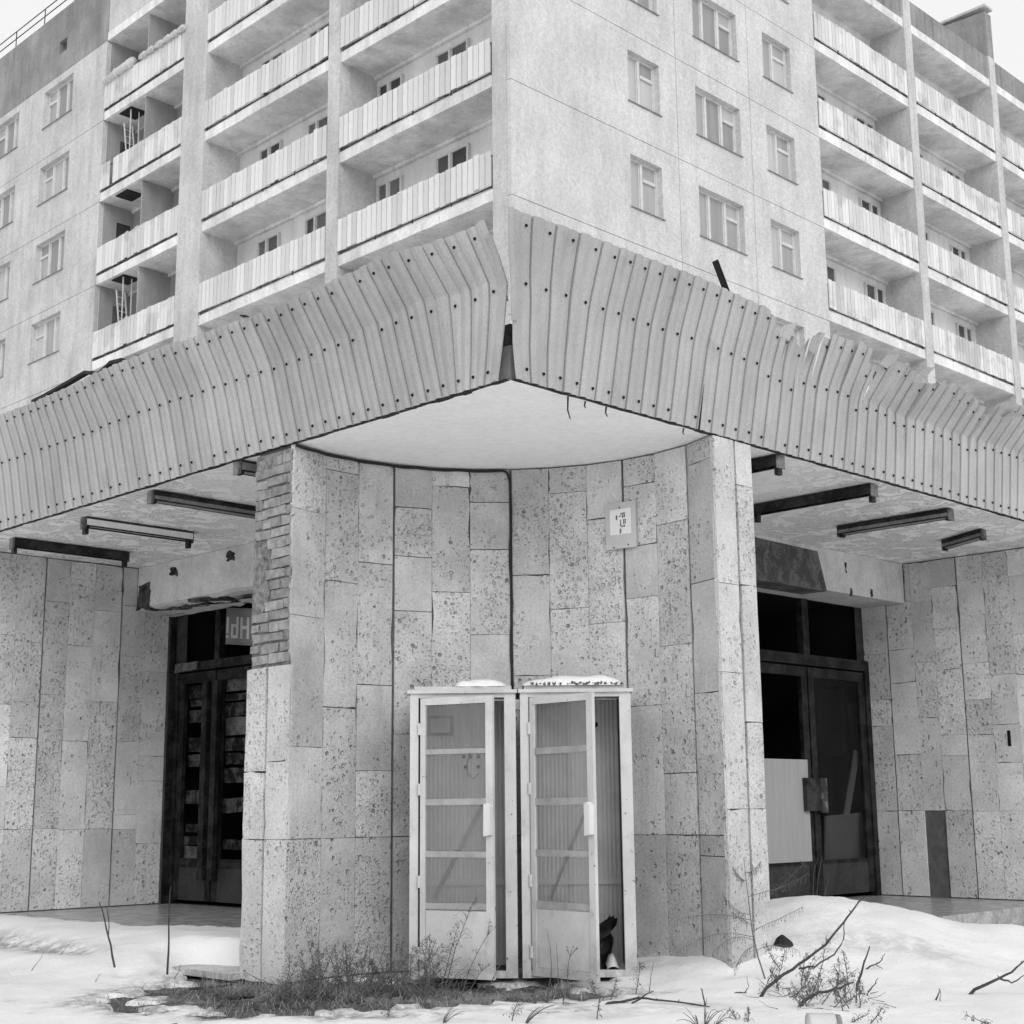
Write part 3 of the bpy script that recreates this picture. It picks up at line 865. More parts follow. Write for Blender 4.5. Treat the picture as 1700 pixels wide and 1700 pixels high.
# black angle irons sticking out over the fascia, felt strip hanging out
mb = MB(); mb.bar((1.745, 10.89, 3.80), (1.594, 10.742, 4.15), .05, .012, (0, 1, 0)); mb.bar((1.765, 10.91, 3.80), (1.614, 10.762, 4.15), .012, .05, (0, 1, 0))
obj('angle_iron', mb, M['black'], can)
mb = MB(); mb.bar(FL(2.62, -.30, 3.80), FL(2.36, -.52, 3.70), .05, .008); obj('felt_flap', mb, M['felt'], can)
mb = MB()
pp = [(4.55, 3.90), (4.75, 3.92), (4.95, 3.86), (5.2, 3.93), (5.55, 3.90), (5.95, 3.87), (6.2, 3.86)]
for (a, za), (b, zb) in zip(pp, pp[1:]): mb.bar(FL(a, -.27, za), FL(b, -.27, zb), .05, .03)
obj('felt_edge', mb, M['felt'], can)

# ================================================================== STONE CLAD PIER
pier = thing('corner_pier', 'concave stone clad corner pier behind the two booths, bricks bared on one narrow end', 'pier', (0, 12.0, -1.25))
CX, CY, RR = -.106, 10.225, 1.767
ANG = [-63.6, -50.6, -39.8, -29.2, -18.4, -8.0, 3.06, 13.5, 24.2, 34.9, 45.4, 56.9, 68.9]
BOLD = {0, 3, 6, 9, 11, 12}
def arc(a, r=RR): return (CX + r * math.sin(R(a)), CY + r * math.cos(R(a)))
SL_, SR_ = 2.90, 2.66                 # outer sides of the pier along each facade
TH = .035
core = [arc(a, RR + .020) for a in ANG]
inL = FL(2.39 + .02, .018, 0); inR = FR(2.18 + .02, .018, 0)
poly = [(inL.x, inL.y)] + core[1:-1] + [(inR.x, inR.y)]
pr = FR(SR_ - .02, .018, 0); poly.append((pr.x, pr.y))
pk = FL(SL_ - TH, SR_ - TH, 0); poly.append((pk.x, pk.y))
pl = FL(SL_ - .02, .034, 0); poly.append((pl.x, pl.y)); q_ = FL(2.43, .034, 0); poly.append((q_.x, q_.y))
mb = MB(); mb.prism(poly[::1], -1.30, ZS - .003)
obj('core', mb, M['mortar'], pier)
JO = [[2.29, 1.46, .47, -.21], [2.66, 1.77, .78, -.21], [1.95, .97, .3, -.21], [2.44, 2.03, 1.58, .59, -.21], [2.64, 1.75, .78, -.21], [2.51, 2.11, 1.4, .54, -.21],
      [1.89, 1.06, .39, -.21], [2.57, 1.6, .72, -.21], [2.32, 1.46, .61, -.21], [2.56, 2.06, 1.64, .78, -.21], [2.2, 1.23, .25, -.21], [2.62, 1.68, .84, -.21, -.36]]
ZB = -1.16
for c in range(12):
    a = Vector((*arc(ANG[c]), 0)); b = Vector((*arc(ANG[c + 1]), 0))
    ds = (b - a); W = ds.length; ds.normalize(); dt = Vector((-ds.y, ds.x, 0))
    if c == 0: a = FL(2.39, .012, 0); ds = (b - a); W = ds.length; ds.normalize(); dt = Vector((-ds.y, ds.x, 0))
    if c == 11: b = FR(2.18, .012, 0); ds = (b - a); W = ds.length; ds.normalize(); dt = Vector((-ds.y, ds.x, 0))
    fr = Frame(a, ds, dt, False)
    g0 = .011 if c in BOLD and c not in (0,) else .0012; g1 = .011 if (c + 1) in BOLD and c != 11 else .0012
    zz = [ZS - .012] + JO[c] + [ZB if c > 6 else -1.225]
    for hi, lo in zip(zz, zz[1:]):
        mb = MB(); rr = random.Random(c * 50 + int(hi * 100))
        bot = hsh(c, int(hi * 50)) < .35
        mb.plate(fr, g0, W - g1, lo + (.005 if bot else .002), hi - .002, rr.uniform(-.002, .002), TH, .0009, .06, rr)
        obj('stone_slab', mb, M['stone'], pier)
# end faces along the two facades
for fr, spans, mt in ((FR, ((2.18, 2.435, [1.65, .98, -.02]), (2.458, 2.665, [2.44, 1.66, .62, -.02])), 'stone_pale'),):
    for a, b, js in spans:
        zz = [ZS - .012] + js + [ZB]
        for hi, lo in zip(zz, zz[1:]):
            rr = random.Random(int(a * 100) + int(hi * 77)); mb = MB()
            mb.plate(fr, a + .002, b, lo + .002, hi - .002, rr.uniform(-.002, .002), TH, .0009 if b < 2.5 else .003, .12, rr)
            obj('stone_slab', mb, M[mt], pier)
for a, b, js in ((2.39, 2.655, [.36, -.21]), (2.675, 2.935, [.29, -.21])):
    zz = [1.08] + js + [-1.235]
    for hi, lo in zip(zz, zz[1:]):
        rr = random.Random(int(a * 100) + int(hi * 77) + 5); mb = MB()
        mb.plate(FL, a + .002, b, lo + .002, hi - .002, rr.uniform(-.002, .002), TH, .0009 if b < 2.7 else .006, .2, rr)
        obj('stone_slab', mb, M['stone_pale'], pier)
# side faces towards the porches
for fr, sx, far in ((FL, SL_, SR_), (FR, SR_, SL_)):
    fs = Frame(fr(sx, 0, 0), fr.dt, -fr.ds, not fr.flip)
    n = 8; st = (far - .05) / n
    for i in range(n):
        cuts = [ZS - .01] if fr is FR or i else [1.95]
        z = cuts[0]
        while z > -1.0:
            lo = z - (.6 + .7 * hsh(i, int(z * 31) + 3))
            if lo < -.8: lo = -1.235
            mb = MB(); mb.plate(fs, .05 + i * st + .003, .05 + (i + 1) * st - .003, lo + .002, z - .002, 0, TH - .004, .002, .1)
            obj('stone_slab', mb, M['stone_pale'], pier); z = lo
# bare brickwork on the end face
mb = MB(); mb.box(FL, 2.40, SL_ - .005, .017, .034, 1.07, ZS - .04)
obj('brick_mortar_bed', mb, M['brick_mortar'], pier)
H = .0815; row = 0; z = 1.10
while z < 2.66:
    cut = [2.405, 2.53, 2.66, 2.785, 2.885] if row % 2 else [2.405, 2.66, 2.885]
    if row % 3 == 2: cut = [2.405, 2.47, 2.72, 2.885]
    for a, b in zip(cut, cut[1:]):
        rr = random.Random(row * 31 + int(a * 100))
        if 2.62 < a and 1.45 < z < 2.05 and rr.random() < .8: continue      # under the leftover render
        if rr.random() < .05: continue
        mb = MB(); dp = rr.uniform(-.008, .008); tl = rr.uniform(-.005, .005)
        p = []
        for zz in (z + .006 + rr.uniform(-.003, .003), z + H - .008):
            for s, t in ((a + .005, dp), (b - .006, dp + tl), (b - .006, .03), (a + .005, .03)):
                p.append(FL(s + rr.uniform(-.008, .008), t + (rr.uniform(-.006, .006) if t < .025 else 0), zz + rr.uniform(-.007, .007)))
        mb.hexa(p, True)
        obj('brick', mb, M['brick'], pier)
    row += 1; z += H
mb = MB()
out = [(2.885, 2.1), (2.80, 2.02), (2.76, 1.93), (2.70, 1.9), (2.72, 1.78), (2.66, 1.66), (2.71, 1.55), (2.78, 1.46), (2.885, 1.42)]
n = len(out)
vs = [FL(s, -.004 + .004 * hsh(i, 3), z) for i, (s, z) in enumerate(out)] + [FL(s, .03, z) for s, z in out]
mb.add(vs, [tuple(range(n))] + [(i, n + i, n + (i + 1) % n, (i + 1) % n) for i in range(n)], False)
obj('render_patch', mb, M['brick_mortar'], pier)
mb = MB(); mb.plate(FL, 2.405, 2.88, 2.63, 2.77, .004, .03, .006, .3); obj('render_patch', mb, M['brick_mortar'], pier)
mb = MB(); mb.prism([(p[0] * 1.0, p[1]) for p in poly], -1.5, -1.17)
pm = MB()
pm.box(FR, 2.22, 2.63, .01, .3, -1.6, -1.165); pm.box(FL, 2.42, 2.86, .02, .3, -1.6, -1.24)
obj('plinth', pm, M['plinth'], pier)

# ================================================================== PORCH WALLS, BEAMS, DOORS
def porch_wall(fr, S, cols, js, ends, label, mat, missing=None):
    w = thing('porch_wall', label, 'wall', fr(S, 1.2, -1.03))
    mb = MB(); mb.box(fr, S + .016, S + 2.6, .0, 2.97, -1.28, ZS - .002)
    obj('core', mb, M['mortar'], w)
    fs = Frame(fr(S, 0, 0), fr.dt, fr.ds, not fr.flip)
    for c, (a, b, g0, g1) in enumerate(cols):
        top = ZS - .012 if (a + b) / 2 < 2.2 else 2.345
        zz = [top] + [z for z in js[c] if z < top - .1] + [-1.02]
        for hi, lo in zip(zz, zz[1:]):
            rr = random.Random(c * 17 + int(hi * 100) + int(S * 10))
            if missing and missing[0] == c and lo < -.9:
                mb = MB(); mb.plate(fs, a + .01, b - .01, lo + .01, hi - .01, .022, .012, .004, .2, rr)
                o = obj('bare_backing', mb, M['bare'], w); continue
            mb = MB(); mb.plate(fs, a + g0, b - g1, lo + .0015, hi - .0015, rr.uniform(-.002, .002), TH, .0009, .06, rr)
            obj('stone_slab', mb, M[mat], w)
        if top < 2.5 and a < 2.24:
            mb = MB(); mb.plate(fs, a + g0, 2.262, 2.349, ZS - .012, 0, TH, .001, .1); obj('stone_slab', mb, M[mat], w)
    # front return of the wall, under the canopy edge
    mb = MB()
    i = 0; s = S + .005
    while s < S + 2.6:
        z = ZS - .012
        while z > -1:
            lo = z - (.6 + .6 * hsh(i, int(z * 31)))
            if lo < -.8: lo = -1.24
            mb = MB(); mb.plate(fr, s + .002, s + .298, lo + .002, z - .002, -.022, TH, .002, .1); obj('stone_slab', mb, M[mat], w); z = lo
        i += 1; s += .3
    return w
B_, F_ = .010, .0012
xl = [-.04, .18, .49, .79, 1.12, 1.415, 1.725, 2.075, 2.375, 2.70]
jl = [[1.5, .5, -.17], [2.0, .9, -.17], [1.9, 1.15, .28, -.17], [1.84, .8, -.17], [2.31, 1.28, -.17], [1.84, .78, -.18], [2.26, 1.23, -.18], [1.76, .79, -.03, -.19], [1.6, .63, .35, -.35]]
cl = [(xl[i], xl[i + 1], B_ if i in (1, 4, 7) else F_, B_ if i in (0, 3, 6) else F_) for i in range(9)]
porch_wall(FL, 8.47, cl, jl, 2.72, 'smoother stone clad porch wall ending at the boarded dark doors', 'stone_porch')
xr = [-.04, .3, .64, .96, 1.27, 1.595, 1.925, 2.19, 2.53, 2.86]
jr = [[1.6, .8, -.08], [2.3, 1.1, -.08], [2.49, 1.84, 1.39, .43, -.08], [2.52, 1.97, 1.41, .86, .44, -.08], [2.51, 1.56, 1.15, .76, -.08], [2.47, 1.98, 1.51, .77, .54, -.07], [2.32, 1.62, .98, -.07], [2.32, 1.79, 1.4, .57, -.07], [1.76, 1.22, .91, -.07]]
cr = [(xr[i], xr[i + 1], B_ if i in (2, 5, 8) else F_, B_ if i in (1, 4, 7) else F_) for i in range(9)]
wr = porch_wall(FR, 8.80, cr, jr, 2.88, 'heavily pitted stone porch wall with one bottom slab missing', 'stone_porch', (6, 0))
mb = MB(); mb.box(Frame(FR(8.8, 0, 0), FR.dt, FR.ds, True), 1.075, 1.11, -.006, .002, .62, .79); obj('slot', mb, M['hole'], wr)

# beams
bl = thing('porch_beam', 'concrete beam with ragged blackened lower edge above the boarded doors', 'beam', FL(6, 2.3, 2.35))
mb = MB(); n = 40
for i in range(n + 1):
    s = SL_ + .01 + (8.46 - SL_) * i / n
    zl = 2.335 + .02 * nz(s, 1, 4, 3) + .02 * nz(s, 8, 4, 11)
    mb.v += [FL(s, 2.27, ZS - .004), FL(s, 2.27, zl), FL(s, 2.33, zl - .03), FL(s, 2.75, 2.26 + .02 * nz(s, 3, 1, 6)), FL(s, 2.75, ZS - .004)]
for i in range(n):
    for q in range(4):
        a = i * 5 + q; mb.f.append([a, a + 1, a + 6, a + 5][::1])
obj('beam_body', mb, M['beam'], bl)
mb = MB()
for i in range(60):
    s = SL_ + .05 + (8.4 - SL_) * hsh(i, 61); 
    p = FL(s, 2.28 + .4 * hsh(i, 62), 2.30 - .015 * hsh(i, 63)); w = .05 + .16 * hsh(i, 64)
    mb.hexa([p + DL * (-w) + NL * -.05 + Vector((0, 0, -.03)), p + DL * w + Vector((0, 0, -.03 * hsh(i, 65))), p + DL * w - NL * .14, p - DL * w - NL * .14,
             p + DL * (-w) + NL * .012 + Vector((0, 0, .03 * hsh(i, 66))), p + DL * w + NL * .012 + Vector((0, 0, .03)), p + DL * w - NL * .14 + Vector((0, 0, .03)), p - DL * w - NL * .14 + Vector((0, 0, .03))])
stuff(obj('crumbled_underside', mb, M['crumble'], bl))
mb = MB(); mb.plate(FL, 8.2, 8.46, 2.31, 2.60, 2.255, .02, .02, .5); obj('black_hole', mb, M['crumble'], bl)
for s, z in ((7.62, 2.66), (6.5, 2.70)):
    mb = MB(); mb.plate(FL, s, s + .14, z - .05, z + .06, 2.262, .012, .02, .5); obj('spall', mb, M['crumble'], bl)
br = thing('porch_beam', 'concrete beam with a dark bare patch beside peeling plaster', 'beam', FR(6, 2.3, 2.35))
mb = MB(); mb.box(FR, SR_ + .02, 8.795, 2.27, 2.85, 2.325, ZS - .004); obj('beam_body', mb, M['beam'], br)
mb = MB(); mb.hexa([FR(SR_ + .01, 2.262, 2.30), FR(7.15, 2.262, 2.31), FR(7.15, 2.6, 2.31), FR(SR_ + .01, 2.6, 2.30), FR(SR_ + .01, 2.262, ZS - .004), FR(7.0, 2.262, ZS - .06), FR(7.0, 2.6, ZS - .06), FR(SR_ + .01, 2.6, ZS - .004)]); obj('bare_patch', mb, M['bare'], br)
for s, z, w, h in ((7.55, 2.68, .03, .12), (7.62, 2.40, .04, .10), (8.05, 2.42, .05, .08)):
    mb = MB(); mb.plate(FR, s, s + w, z - h, z, 2.262, .012, .008, .5); obj('spall', mb, M['crumble'], br)

# dark foyer behind both doors
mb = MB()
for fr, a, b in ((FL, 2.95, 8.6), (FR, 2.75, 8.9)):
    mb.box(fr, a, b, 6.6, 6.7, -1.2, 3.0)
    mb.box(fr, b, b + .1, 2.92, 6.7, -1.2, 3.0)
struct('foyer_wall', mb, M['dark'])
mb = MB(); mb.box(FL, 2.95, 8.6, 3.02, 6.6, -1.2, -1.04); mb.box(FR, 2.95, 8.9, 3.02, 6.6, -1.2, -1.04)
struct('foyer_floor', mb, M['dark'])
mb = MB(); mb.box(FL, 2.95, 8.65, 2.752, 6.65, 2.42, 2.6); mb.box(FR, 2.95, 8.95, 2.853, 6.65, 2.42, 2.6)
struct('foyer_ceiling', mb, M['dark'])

TD = 2.80
dl = thing('entrance_doors', 'dark rusty double doors boarded with loose planks under the mirrored lettering', 'doors', FL(7.6, TD, -1.03))
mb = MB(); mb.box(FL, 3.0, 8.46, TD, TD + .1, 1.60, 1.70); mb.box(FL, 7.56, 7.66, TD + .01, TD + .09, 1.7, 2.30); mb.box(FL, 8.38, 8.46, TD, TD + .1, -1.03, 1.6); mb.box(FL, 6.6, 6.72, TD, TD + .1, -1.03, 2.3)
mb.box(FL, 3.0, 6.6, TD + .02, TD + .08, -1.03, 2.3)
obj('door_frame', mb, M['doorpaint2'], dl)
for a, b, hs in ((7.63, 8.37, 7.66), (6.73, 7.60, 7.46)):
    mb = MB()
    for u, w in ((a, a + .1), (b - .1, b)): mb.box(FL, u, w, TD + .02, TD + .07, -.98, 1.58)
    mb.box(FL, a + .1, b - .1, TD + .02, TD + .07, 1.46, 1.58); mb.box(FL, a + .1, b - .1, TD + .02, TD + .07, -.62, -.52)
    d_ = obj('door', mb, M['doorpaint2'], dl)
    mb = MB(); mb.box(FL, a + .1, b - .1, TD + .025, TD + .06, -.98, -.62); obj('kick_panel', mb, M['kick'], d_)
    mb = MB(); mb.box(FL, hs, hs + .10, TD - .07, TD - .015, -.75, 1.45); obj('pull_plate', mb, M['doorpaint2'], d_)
    zz = -.58; i = 0
    while zz < 1.42:
        r1, r2, r3 = hsh(i, int(a * 10)), hsh(i, int(a * 10) + 1), hsh(i, int(a * 10) + 2)
        h = .07 + .13 * r1; tl = .05 * (r2 - .5)
        if r3 > .22:
            x0, x1, t = a + .06, b - .06, TD + .075 + .05 * r2
            mb = MB(); p = [(x0, zz), (x0 + .2, zz + .012 * (r1 - .5)), (x1 - .15, zz + tl), (x1, zz + tl), (x1, zz + h + tl), (x1 - .2, zz + h + tl + .02 * (r3 - .5)), (x0 + .15, zz + h - .015 * r2), (x0, zz + h)]
            vs = [FL(u, t, w) for u, w in p] + [FL(u, t + .025, w) for u, w in p]
            mb.add(vs, [tuple(range(8))] + [(k, 8 + k, 8 + (k + 1) % 8, (k + 1) % 8) for k in range(8)])
            obj('plank', mb, M['wood'] if r1 < .8 else M['bare'], d_)
        zz += h + .008 + .03 * r2; i += 1
mb = MB(); mb.plate(FL, 7.95, 8.42, 1.60, 1.70, TD - .03, .02, .006, .2); obj('plank', mb, M['bare'], dl)
mb = MB(); mb.box(FL, 8.44, 8.467, 2.725, TD - .002, -1.03, 2.33); obj('reveal', mb, M['doorpaint2'], dl)

dr = thing('entrance_doors', 'dark steel double doors with a pale plywood sheet in one leaf', 'doors', FR(7.5, TD, -1.03))
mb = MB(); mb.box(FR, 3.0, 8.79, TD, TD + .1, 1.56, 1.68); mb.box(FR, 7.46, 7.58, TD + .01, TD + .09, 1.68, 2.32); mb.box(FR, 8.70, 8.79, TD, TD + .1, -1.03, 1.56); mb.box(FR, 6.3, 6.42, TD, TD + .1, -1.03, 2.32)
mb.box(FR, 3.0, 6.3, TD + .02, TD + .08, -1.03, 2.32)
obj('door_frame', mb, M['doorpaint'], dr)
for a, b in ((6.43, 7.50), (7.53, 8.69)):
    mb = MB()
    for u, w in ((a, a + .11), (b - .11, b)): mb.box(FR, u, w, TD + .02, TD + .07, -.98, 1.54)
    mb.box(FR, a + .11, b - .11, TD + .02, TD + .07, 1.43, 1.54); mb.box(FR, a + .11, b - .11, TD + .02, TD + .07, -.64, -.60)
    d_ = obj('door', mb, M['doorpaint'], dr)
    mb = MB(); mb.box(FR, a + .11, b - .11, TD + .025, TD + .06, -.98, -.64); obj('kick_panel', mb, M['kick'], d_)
    if a < 7:
        mb = MB(); mb.box(FR, a + .11, b - .10, TD - .006, TD + .012, -.60, .50); obj('plywood', mb, M['ply'], d_)
        mb = MB(); mb.box(FR, 7.28, 7.56, TD - .06, TD - .01, -.06, .30); obj('lock_box', mb, M['rust'], d_)
    else:
        mb = MB(); mb.box(FR, 7.58, 7.70, TD - .05, TD - .01, -.08, .30); obj('pull_plate', mb, M['lamp'], d_)
        mb = MB(); mb.box(FR, a + .11, b - .11, TD + .04, TD + .045, -.60, 1.43); obj('glass', mb, M['door_glass'], d_)
mb = MB()
mb.hexa([FR(7.95, TD + .22, -1.0), FR(8.95, TD + .24, -1.0), FR(8.95, TD + .26, -1.0), FR(7.95, TD + .24, -1.0), FR(7.90, TD + .12, -.12), FR(8.9, TD + .14, -.08), FR(8.9, TD + .16, -.08), FR(7.90, TD + .14, -.12)])
tag(obj('leaning_board', mb, M['plate'], None), 'grey board leaning inside the glazed door leaf', 'board')
mb = MB(); mb.bar(FR(8.33, TD + .13, -.14), FR(8.62, TD + .12, .62), .10, .02, NR)
tag(obj('leaning_plank', mb, M['plate'], None), 'slanting plank propped behind the glazed door leaf', 'plank')

# mirrored banner seen through the transom over the boarded doors
bn = thing('banner', 'dark banner with mirrored pale letters hanging inside over the boarded doors', 'banner', FL(7.6, 3.12, 1.95))
fb = Frame(FL(8.07, 3.12, 1.94), Vector((-DL.x, -DL.y, -.12)), -NL, False)
mb = MB(); mb.box(fb, 0, 1.3, 0, .02, 0, .43); obj('cloth', mb, M['banner'], bn)
def glyph(rects):
    g = MB()
    for a, b, c, d in rects: g.box(fb, a, b, -.006, -.001, c, d)
    return g
z0, z1 = .075, .325
obj('letter', glyph([(.19, .235, z0 + .06, z1), (.19, .235, z0, z0 + .03)]), M['letter'], bn)
obj('letter', glyph([(.385, .43, z0, z1), (.285, .328, z0, z0 + .165), (.328, .385, z0, z0 + .035), (.328, .385, z0 + .13, z0 + .165)]), M['letter'], bn)
obj('letter', glyph([(.47, .515, z0, z1), (.60, .645, z0, z1), (.515, .60, z0 + .11, z0 + .15)]), M['letter'], bn)

# ================================================================== SOFFIT LAMPS
def lamp(fr, s, t0, t1, label, kind, skew=0.):
    L = thing('ceiling_lamp', label, 'lamp', fr(s, (t0 + t1) / 2, ZS), 'rusting tube lamps under the canopy')
    f2 = Frame(fr(s, t0, ZS), (fr.dt + fr.ds * skew).normalized(), fr.ds, not fr.flip)
    n = t1 - t0
    side = {'pale': 'lamp_pale', 'black': 'rust', 'thin': 'soffit', 'half': 'lamp_side'}[kind]
    for a, b in ((-.055, -.048), (.048, .055)):
        if kind == 'half':
            mb = MB(); mb.box(f2, 0, n, a, b, -.052, -.022); obj('side', mb, M['rust'], L)
            mb = MB(); mb.box(f2, 0, n, a - .002, b + .002, -.085, -.052); obj('cover', mb, M['lamp_pale'], L)
        else:
            mb = MB(); mb.box(f2, 0, n, a, b, -.085, -.022); obj('side', mb, M[side], L)
        mb = MB(); mb.box(f2, 0, n, a - .004, b + .004, -.022, -.010); mb.box(f2, 0, n, a - .004, b + .004, -.097, -.085)
        obj('edge', mb, M['rust'], L)
    mb = MB(); mb.box(f2, 0, n, -.048, .048, -.02, -.012); obj('tray', mb, M['lamp'], L)
    if kind in ('pale', 'half'):
        mb = MB(); mb.box(f2, .004, n - .004, -.046, .046, -.094, -.088); obj('diffuser', mb, M['lamp_pale'], L)
    for a, b in ((-.008, .0), (n, n + .008)):
        mb = MB(); mb.box(f2, a, b, -.058, .058, -.12, -.008); obj('end_plate', mb, M['lamp'], L)
    for a in (.02, n - .02):
        mb = MB(); mb.box(f2, a - .018, a + .018, -.03, .03, -.17 if kind in ('thin', 'black') else -.12, -.022); obj('socket', mb, M['rust'], L)
    return L
lamp(FL, 3.18, .03, 1.3, 'rusty tube lamp half hidden behind the bare brick end', 'pale')
lamp(FL, 4.65, .12, 1.45, 'tube lamp second from the bare bricks, with long grey side', 'half')
lamp(FL, 6.13, .28, 1.47, 'slim open lamp tray with hanging end, third from the bricks', 'thin')
lamp(FL, 7.60, .28, 1.60, 'black rusted lamp tray nearest the smoother porch wall', 'black')
lamp(FR, 3.13, .05, 1.3, 'short visible end of black lamp beside the pale pier end', 'black')
lamp(FR, 4.66, .12, 1.40, 'long black lamp tray second from the pale pier end', 'black')
lamp(FR, 6.18, .21, 1.44, 'lamp with broad grey underside, third from the pale pier end', 'half')
lamp(FR, 7.42, .52, 1.2, 'short crooked lamp hanging askew near the pitted porch wall', 'half', .5)

# ================================================================== CABLE, PLAN PLATE
mb = MB()
pts = [Vector((*arc(a, RR - .02), 2.775 + .004 * math.sin(a))) for a in range(-63, 2, 4)]
pts += [Vector((*arc(2.2, RR - .02), 2.765)), Vector((*arc(2.9, RR - .015), 2.70))]
for i in range(12): pts.append(Vector((*arc(3.0 + .25 * math.sin(i * 1.3), RR - .012), 2.6 - i * .155)))
mb.tube(pts, .011, .011, 6)
tag(obj('cable', mb, M['cable'], None, True), 'black cable running along the wall top and down a joint to the booths', 'cable')

pa = 34.75
cpt = Vector((*arc(pa, RR * math.cos(R(4.9)) - .012), 0))
ex = Vector((math.cos(R(pa)), -math.sin(R(pa)), 0)); ey = Vector((math.sin(R(pa)), math.cos(R(pa)), 0))
fp = Frame(cpt, ex, ey, False)
pt = thing('plan_plate', 'small pale plate with stencilled arrows and two figures 8 screwed on the curved wall', 'sign', fp(0, 0, 2.05))
mb = MB(); mb.box(fp, -.142, .142, -.02, -.008, 2.05, 2.43); obj('plate', mb, M['plate'], pt)
mb = MB(); mb.box(fp, -.098, .098, -.0225, -.0205, 2.165, 2.375); obj('paper', mb, M['paper'], pt)
def ink(name, polys):
    g = MB()
    for pl_ in polys:
        n = len(pl_)
        vs = [fp((x - 755) / 5300., -.0245, 2.05 + (1580 - y) / 3750.) for x, y in pl_] + [fp((x - 755) / 5300., -.0228, 2.05 + (1580 - y) / 3750.) for x, y in pl_]
        g.add(vs, [tuple(range(n)), tuple(range(n, 2 * n))[::-1]] + [(i, (i + 1) % n, n + (i + 1) % n, n + i) for i in range(n)])
    return obj(name, g, M['black'], pt)
def rect(a, b, c, d): return [(a, d), (b, d), (b, c), (a, c)]
def ringp(cx, cy, rx, ry, w, a0, a1, k=7):
    o = [(cx + rx * math.cos(a0 + (a1 - a0) * i / k), cy + ry * math.sin(a0 + (a1 - a0) * i / k)) for i in range(k + 1)]
    q = [(cx + (rx - w) * math.cos(a0 + (a1 - a0) * i / k), cy + (ry - w) * math.sin(a0 + (a1 - a0) * i / k)) for i in range(k + 1)]
    return [[o[i], o[i + 1], q[i + 1], q[i]] for i in range(k)]
def eight(cx, cy, k=1.):
    L_ = []
    for c, ry in ((cy - 38, 38), (cy + 36, 40)):
        L_ += ringp(cx, c, 46 * k, ry, 22, .35, math.pi - .35) + ringp(cx, c, 46 * k, ry, 22, math.pi + .35, 2 * math.pi - .35)
        L_ += ringp(cx, c, 46 * k, ry, 26, -.35 + .2, .15, 3) + ringp(cx, c, 46 * k, ry, 26, math.pi - .2, math.pi + .2, 3)
    return L_
ink('figure', eight(755, 1045)); ink('figure', eight(570, 620, .9))
ink('plan_mark', [[(690, 610), (690, 580), (770, 568), (775, 592)], [(770, 540), (775, 505), (985, 480), (985, 508)], rect(850, 900, 545, 645), rect(938, 985, 525, 630), rect(905, 945, 695, 850), rect(985, 1020, 690, 835), [(985, 680), (1050, 720), (1020, 730)]])
ink('arrow', [rect(755, 785, 700, 850), [(725, 850), (815, 850), (768, 915)]])
ink('arrow', [[(800, 935), (805, 905), (930, 885), (930, 912)], [(930, 870), (1000, 888), (935, 935)]])
mb = MB()
for x, y in ((728, 320), (1110, 1485), (405, 1535)): 
    p = fp((x - 755) / 5300., -.021, 2.05 + (1580 - y) / 3750.); mb.tube([p, p - ey * .004], .006, .006, 7)
obj('screws', mb, M['hole'], pt)

